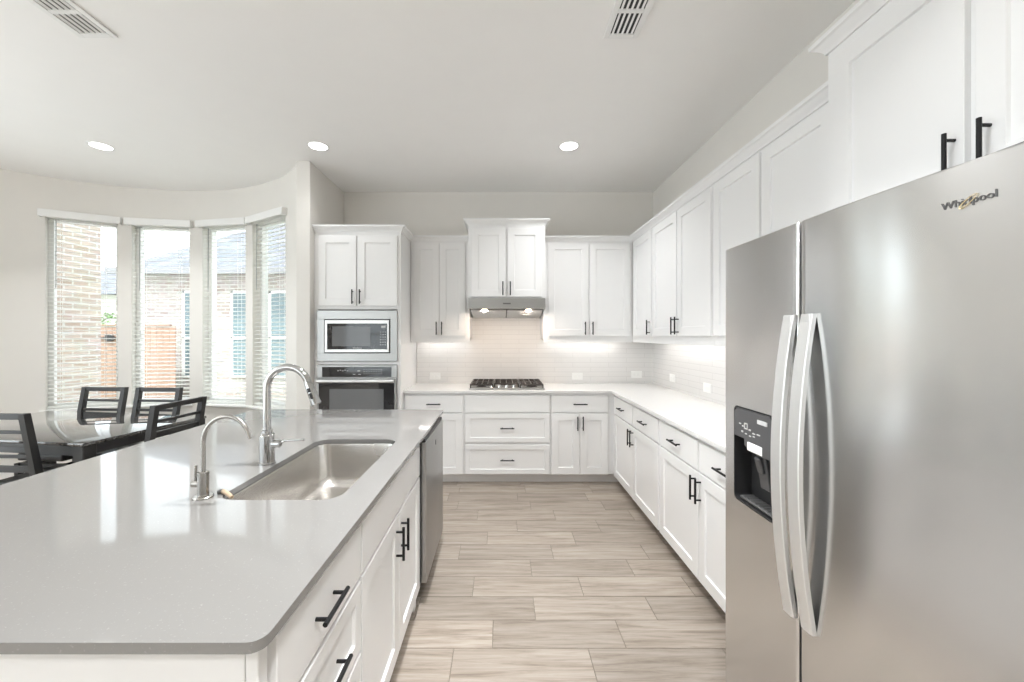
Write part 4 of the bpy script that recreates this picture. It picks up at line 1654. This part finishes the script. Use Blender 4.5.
fe = thing('wooden_fence', (-9.6, 9.0, -0.15), 'brown cedar board fence between the brick wing and the neighbouring house', 'fence')
mb = MB()
x = -13.0
rr = random.Random(2)
while x < -7.45:
    mb.box(x, x + 0.138, 9.0, 9.02, -0.12, 1.66 + rr.uniform(-0.006, 0.006), 0.003)
    x += 0.142
mb.build('boards', M['cedar'], fe)
mb = MB()
for z in (0.1, 0.8, 1.5):
    mb.box(-13.0, -7.47, 9.02, 9.06, z, z + 0.09)
mb.box(-13.0, -7.45, 8.975, 9.06, 1.668, 1.70, 0.003)
mb.build('rail', M['cedar'], fe)
mb = MB()
rings = []
for xx, h in ((-9.02, 0.008), (-8.94, 0.018), (-8.88, 0.03), (-8.83, 0.08), (-8.78, 0.09), (-8.73, 0.08), (-8.68, 0.03), (-8.62, 0.018), (-8.54, 0.008)):
    rings.append(mb.ringco([(xx, 8.95, 1.39 - h * 0.8), (xx, 8.999, 1.39 - h * 0.8), (xx, 8.999, 1.39 + h), (xx, 8.95, 1.39 + h)]))
mb.loft(rings)
mb.build('gate_latch', M['black'], fe)

fh = thing('far_house', (-22.0, 22.0, -0.15), 'distant house with a dark roof glimpsed past the brick wing', 'house')
MB().box(-27, -17.5, 20, 26, -0.15, 3.6).build('wall', M['soffit'], fh, smooth=False)
mb = MB()
va = mb.ringco([(-27.5, 19.5, 3.5), (-17, 19.5, 3.5), (-17, 26.5, 3.5), (-27.5, 26.5, 3.5)])
vb = mb.ringco([(-24.5, 23, 5.2), (-20, 23, 5.2)])
for f in ((va[0], va[1], vb[1], vb[0]), (va[1], va[2], vb[1]), (va[2], va[3], vb[0], vb[1]), (va[3], va[0], vb[0]), (va[3], va[2], va[1], va[0])):
    mb.bm.faces.new(f)
mb.build('roof', M['shingle'], fh, smooth=False)

tr = thing('shrub', (-14.2, 14.4, -0.15), 'green shrub showing just above the cedar fence', 'shrub')
MB().tube([(-14.2, 14.4, -0.15), (-14.2, 14.4, 1.0), (-14.15, 14.42, 1.7)], [0.08, 0.06, 0.03], 8).build('stem', M['bark'], tr)
mb = MB()
rr = random.Random(9)
for k in range(420):
    a, h = rr.uniform(0, 2 * PI), rr.uniform(0.9, 2.25)
    rad = 0.75 * math.sqrt(rr.random()) * math.sin(PI * (h - 0.6) / 1.9) + 0.05
    c = Vector((-14.2 + rad * math.cos(a), 14.4 + rad * math.sin(a), h))
    u = Vector((rr.uniform(-1, 1), rr.uniform(-1, 1), rr.uniform(-1, 1))).normalized() * 0.09
    w = u.cross(Vector((rr.uniform(-1, 1), rr.uniform(-1, 1), 1))).normalized() * 0.045
    mb.bm.faces.new(mb.ringco([c - u, c + w, c + u, c - w]))
mb.build('foliage', M['leaf'], tr, smooth=False, recalc=False)
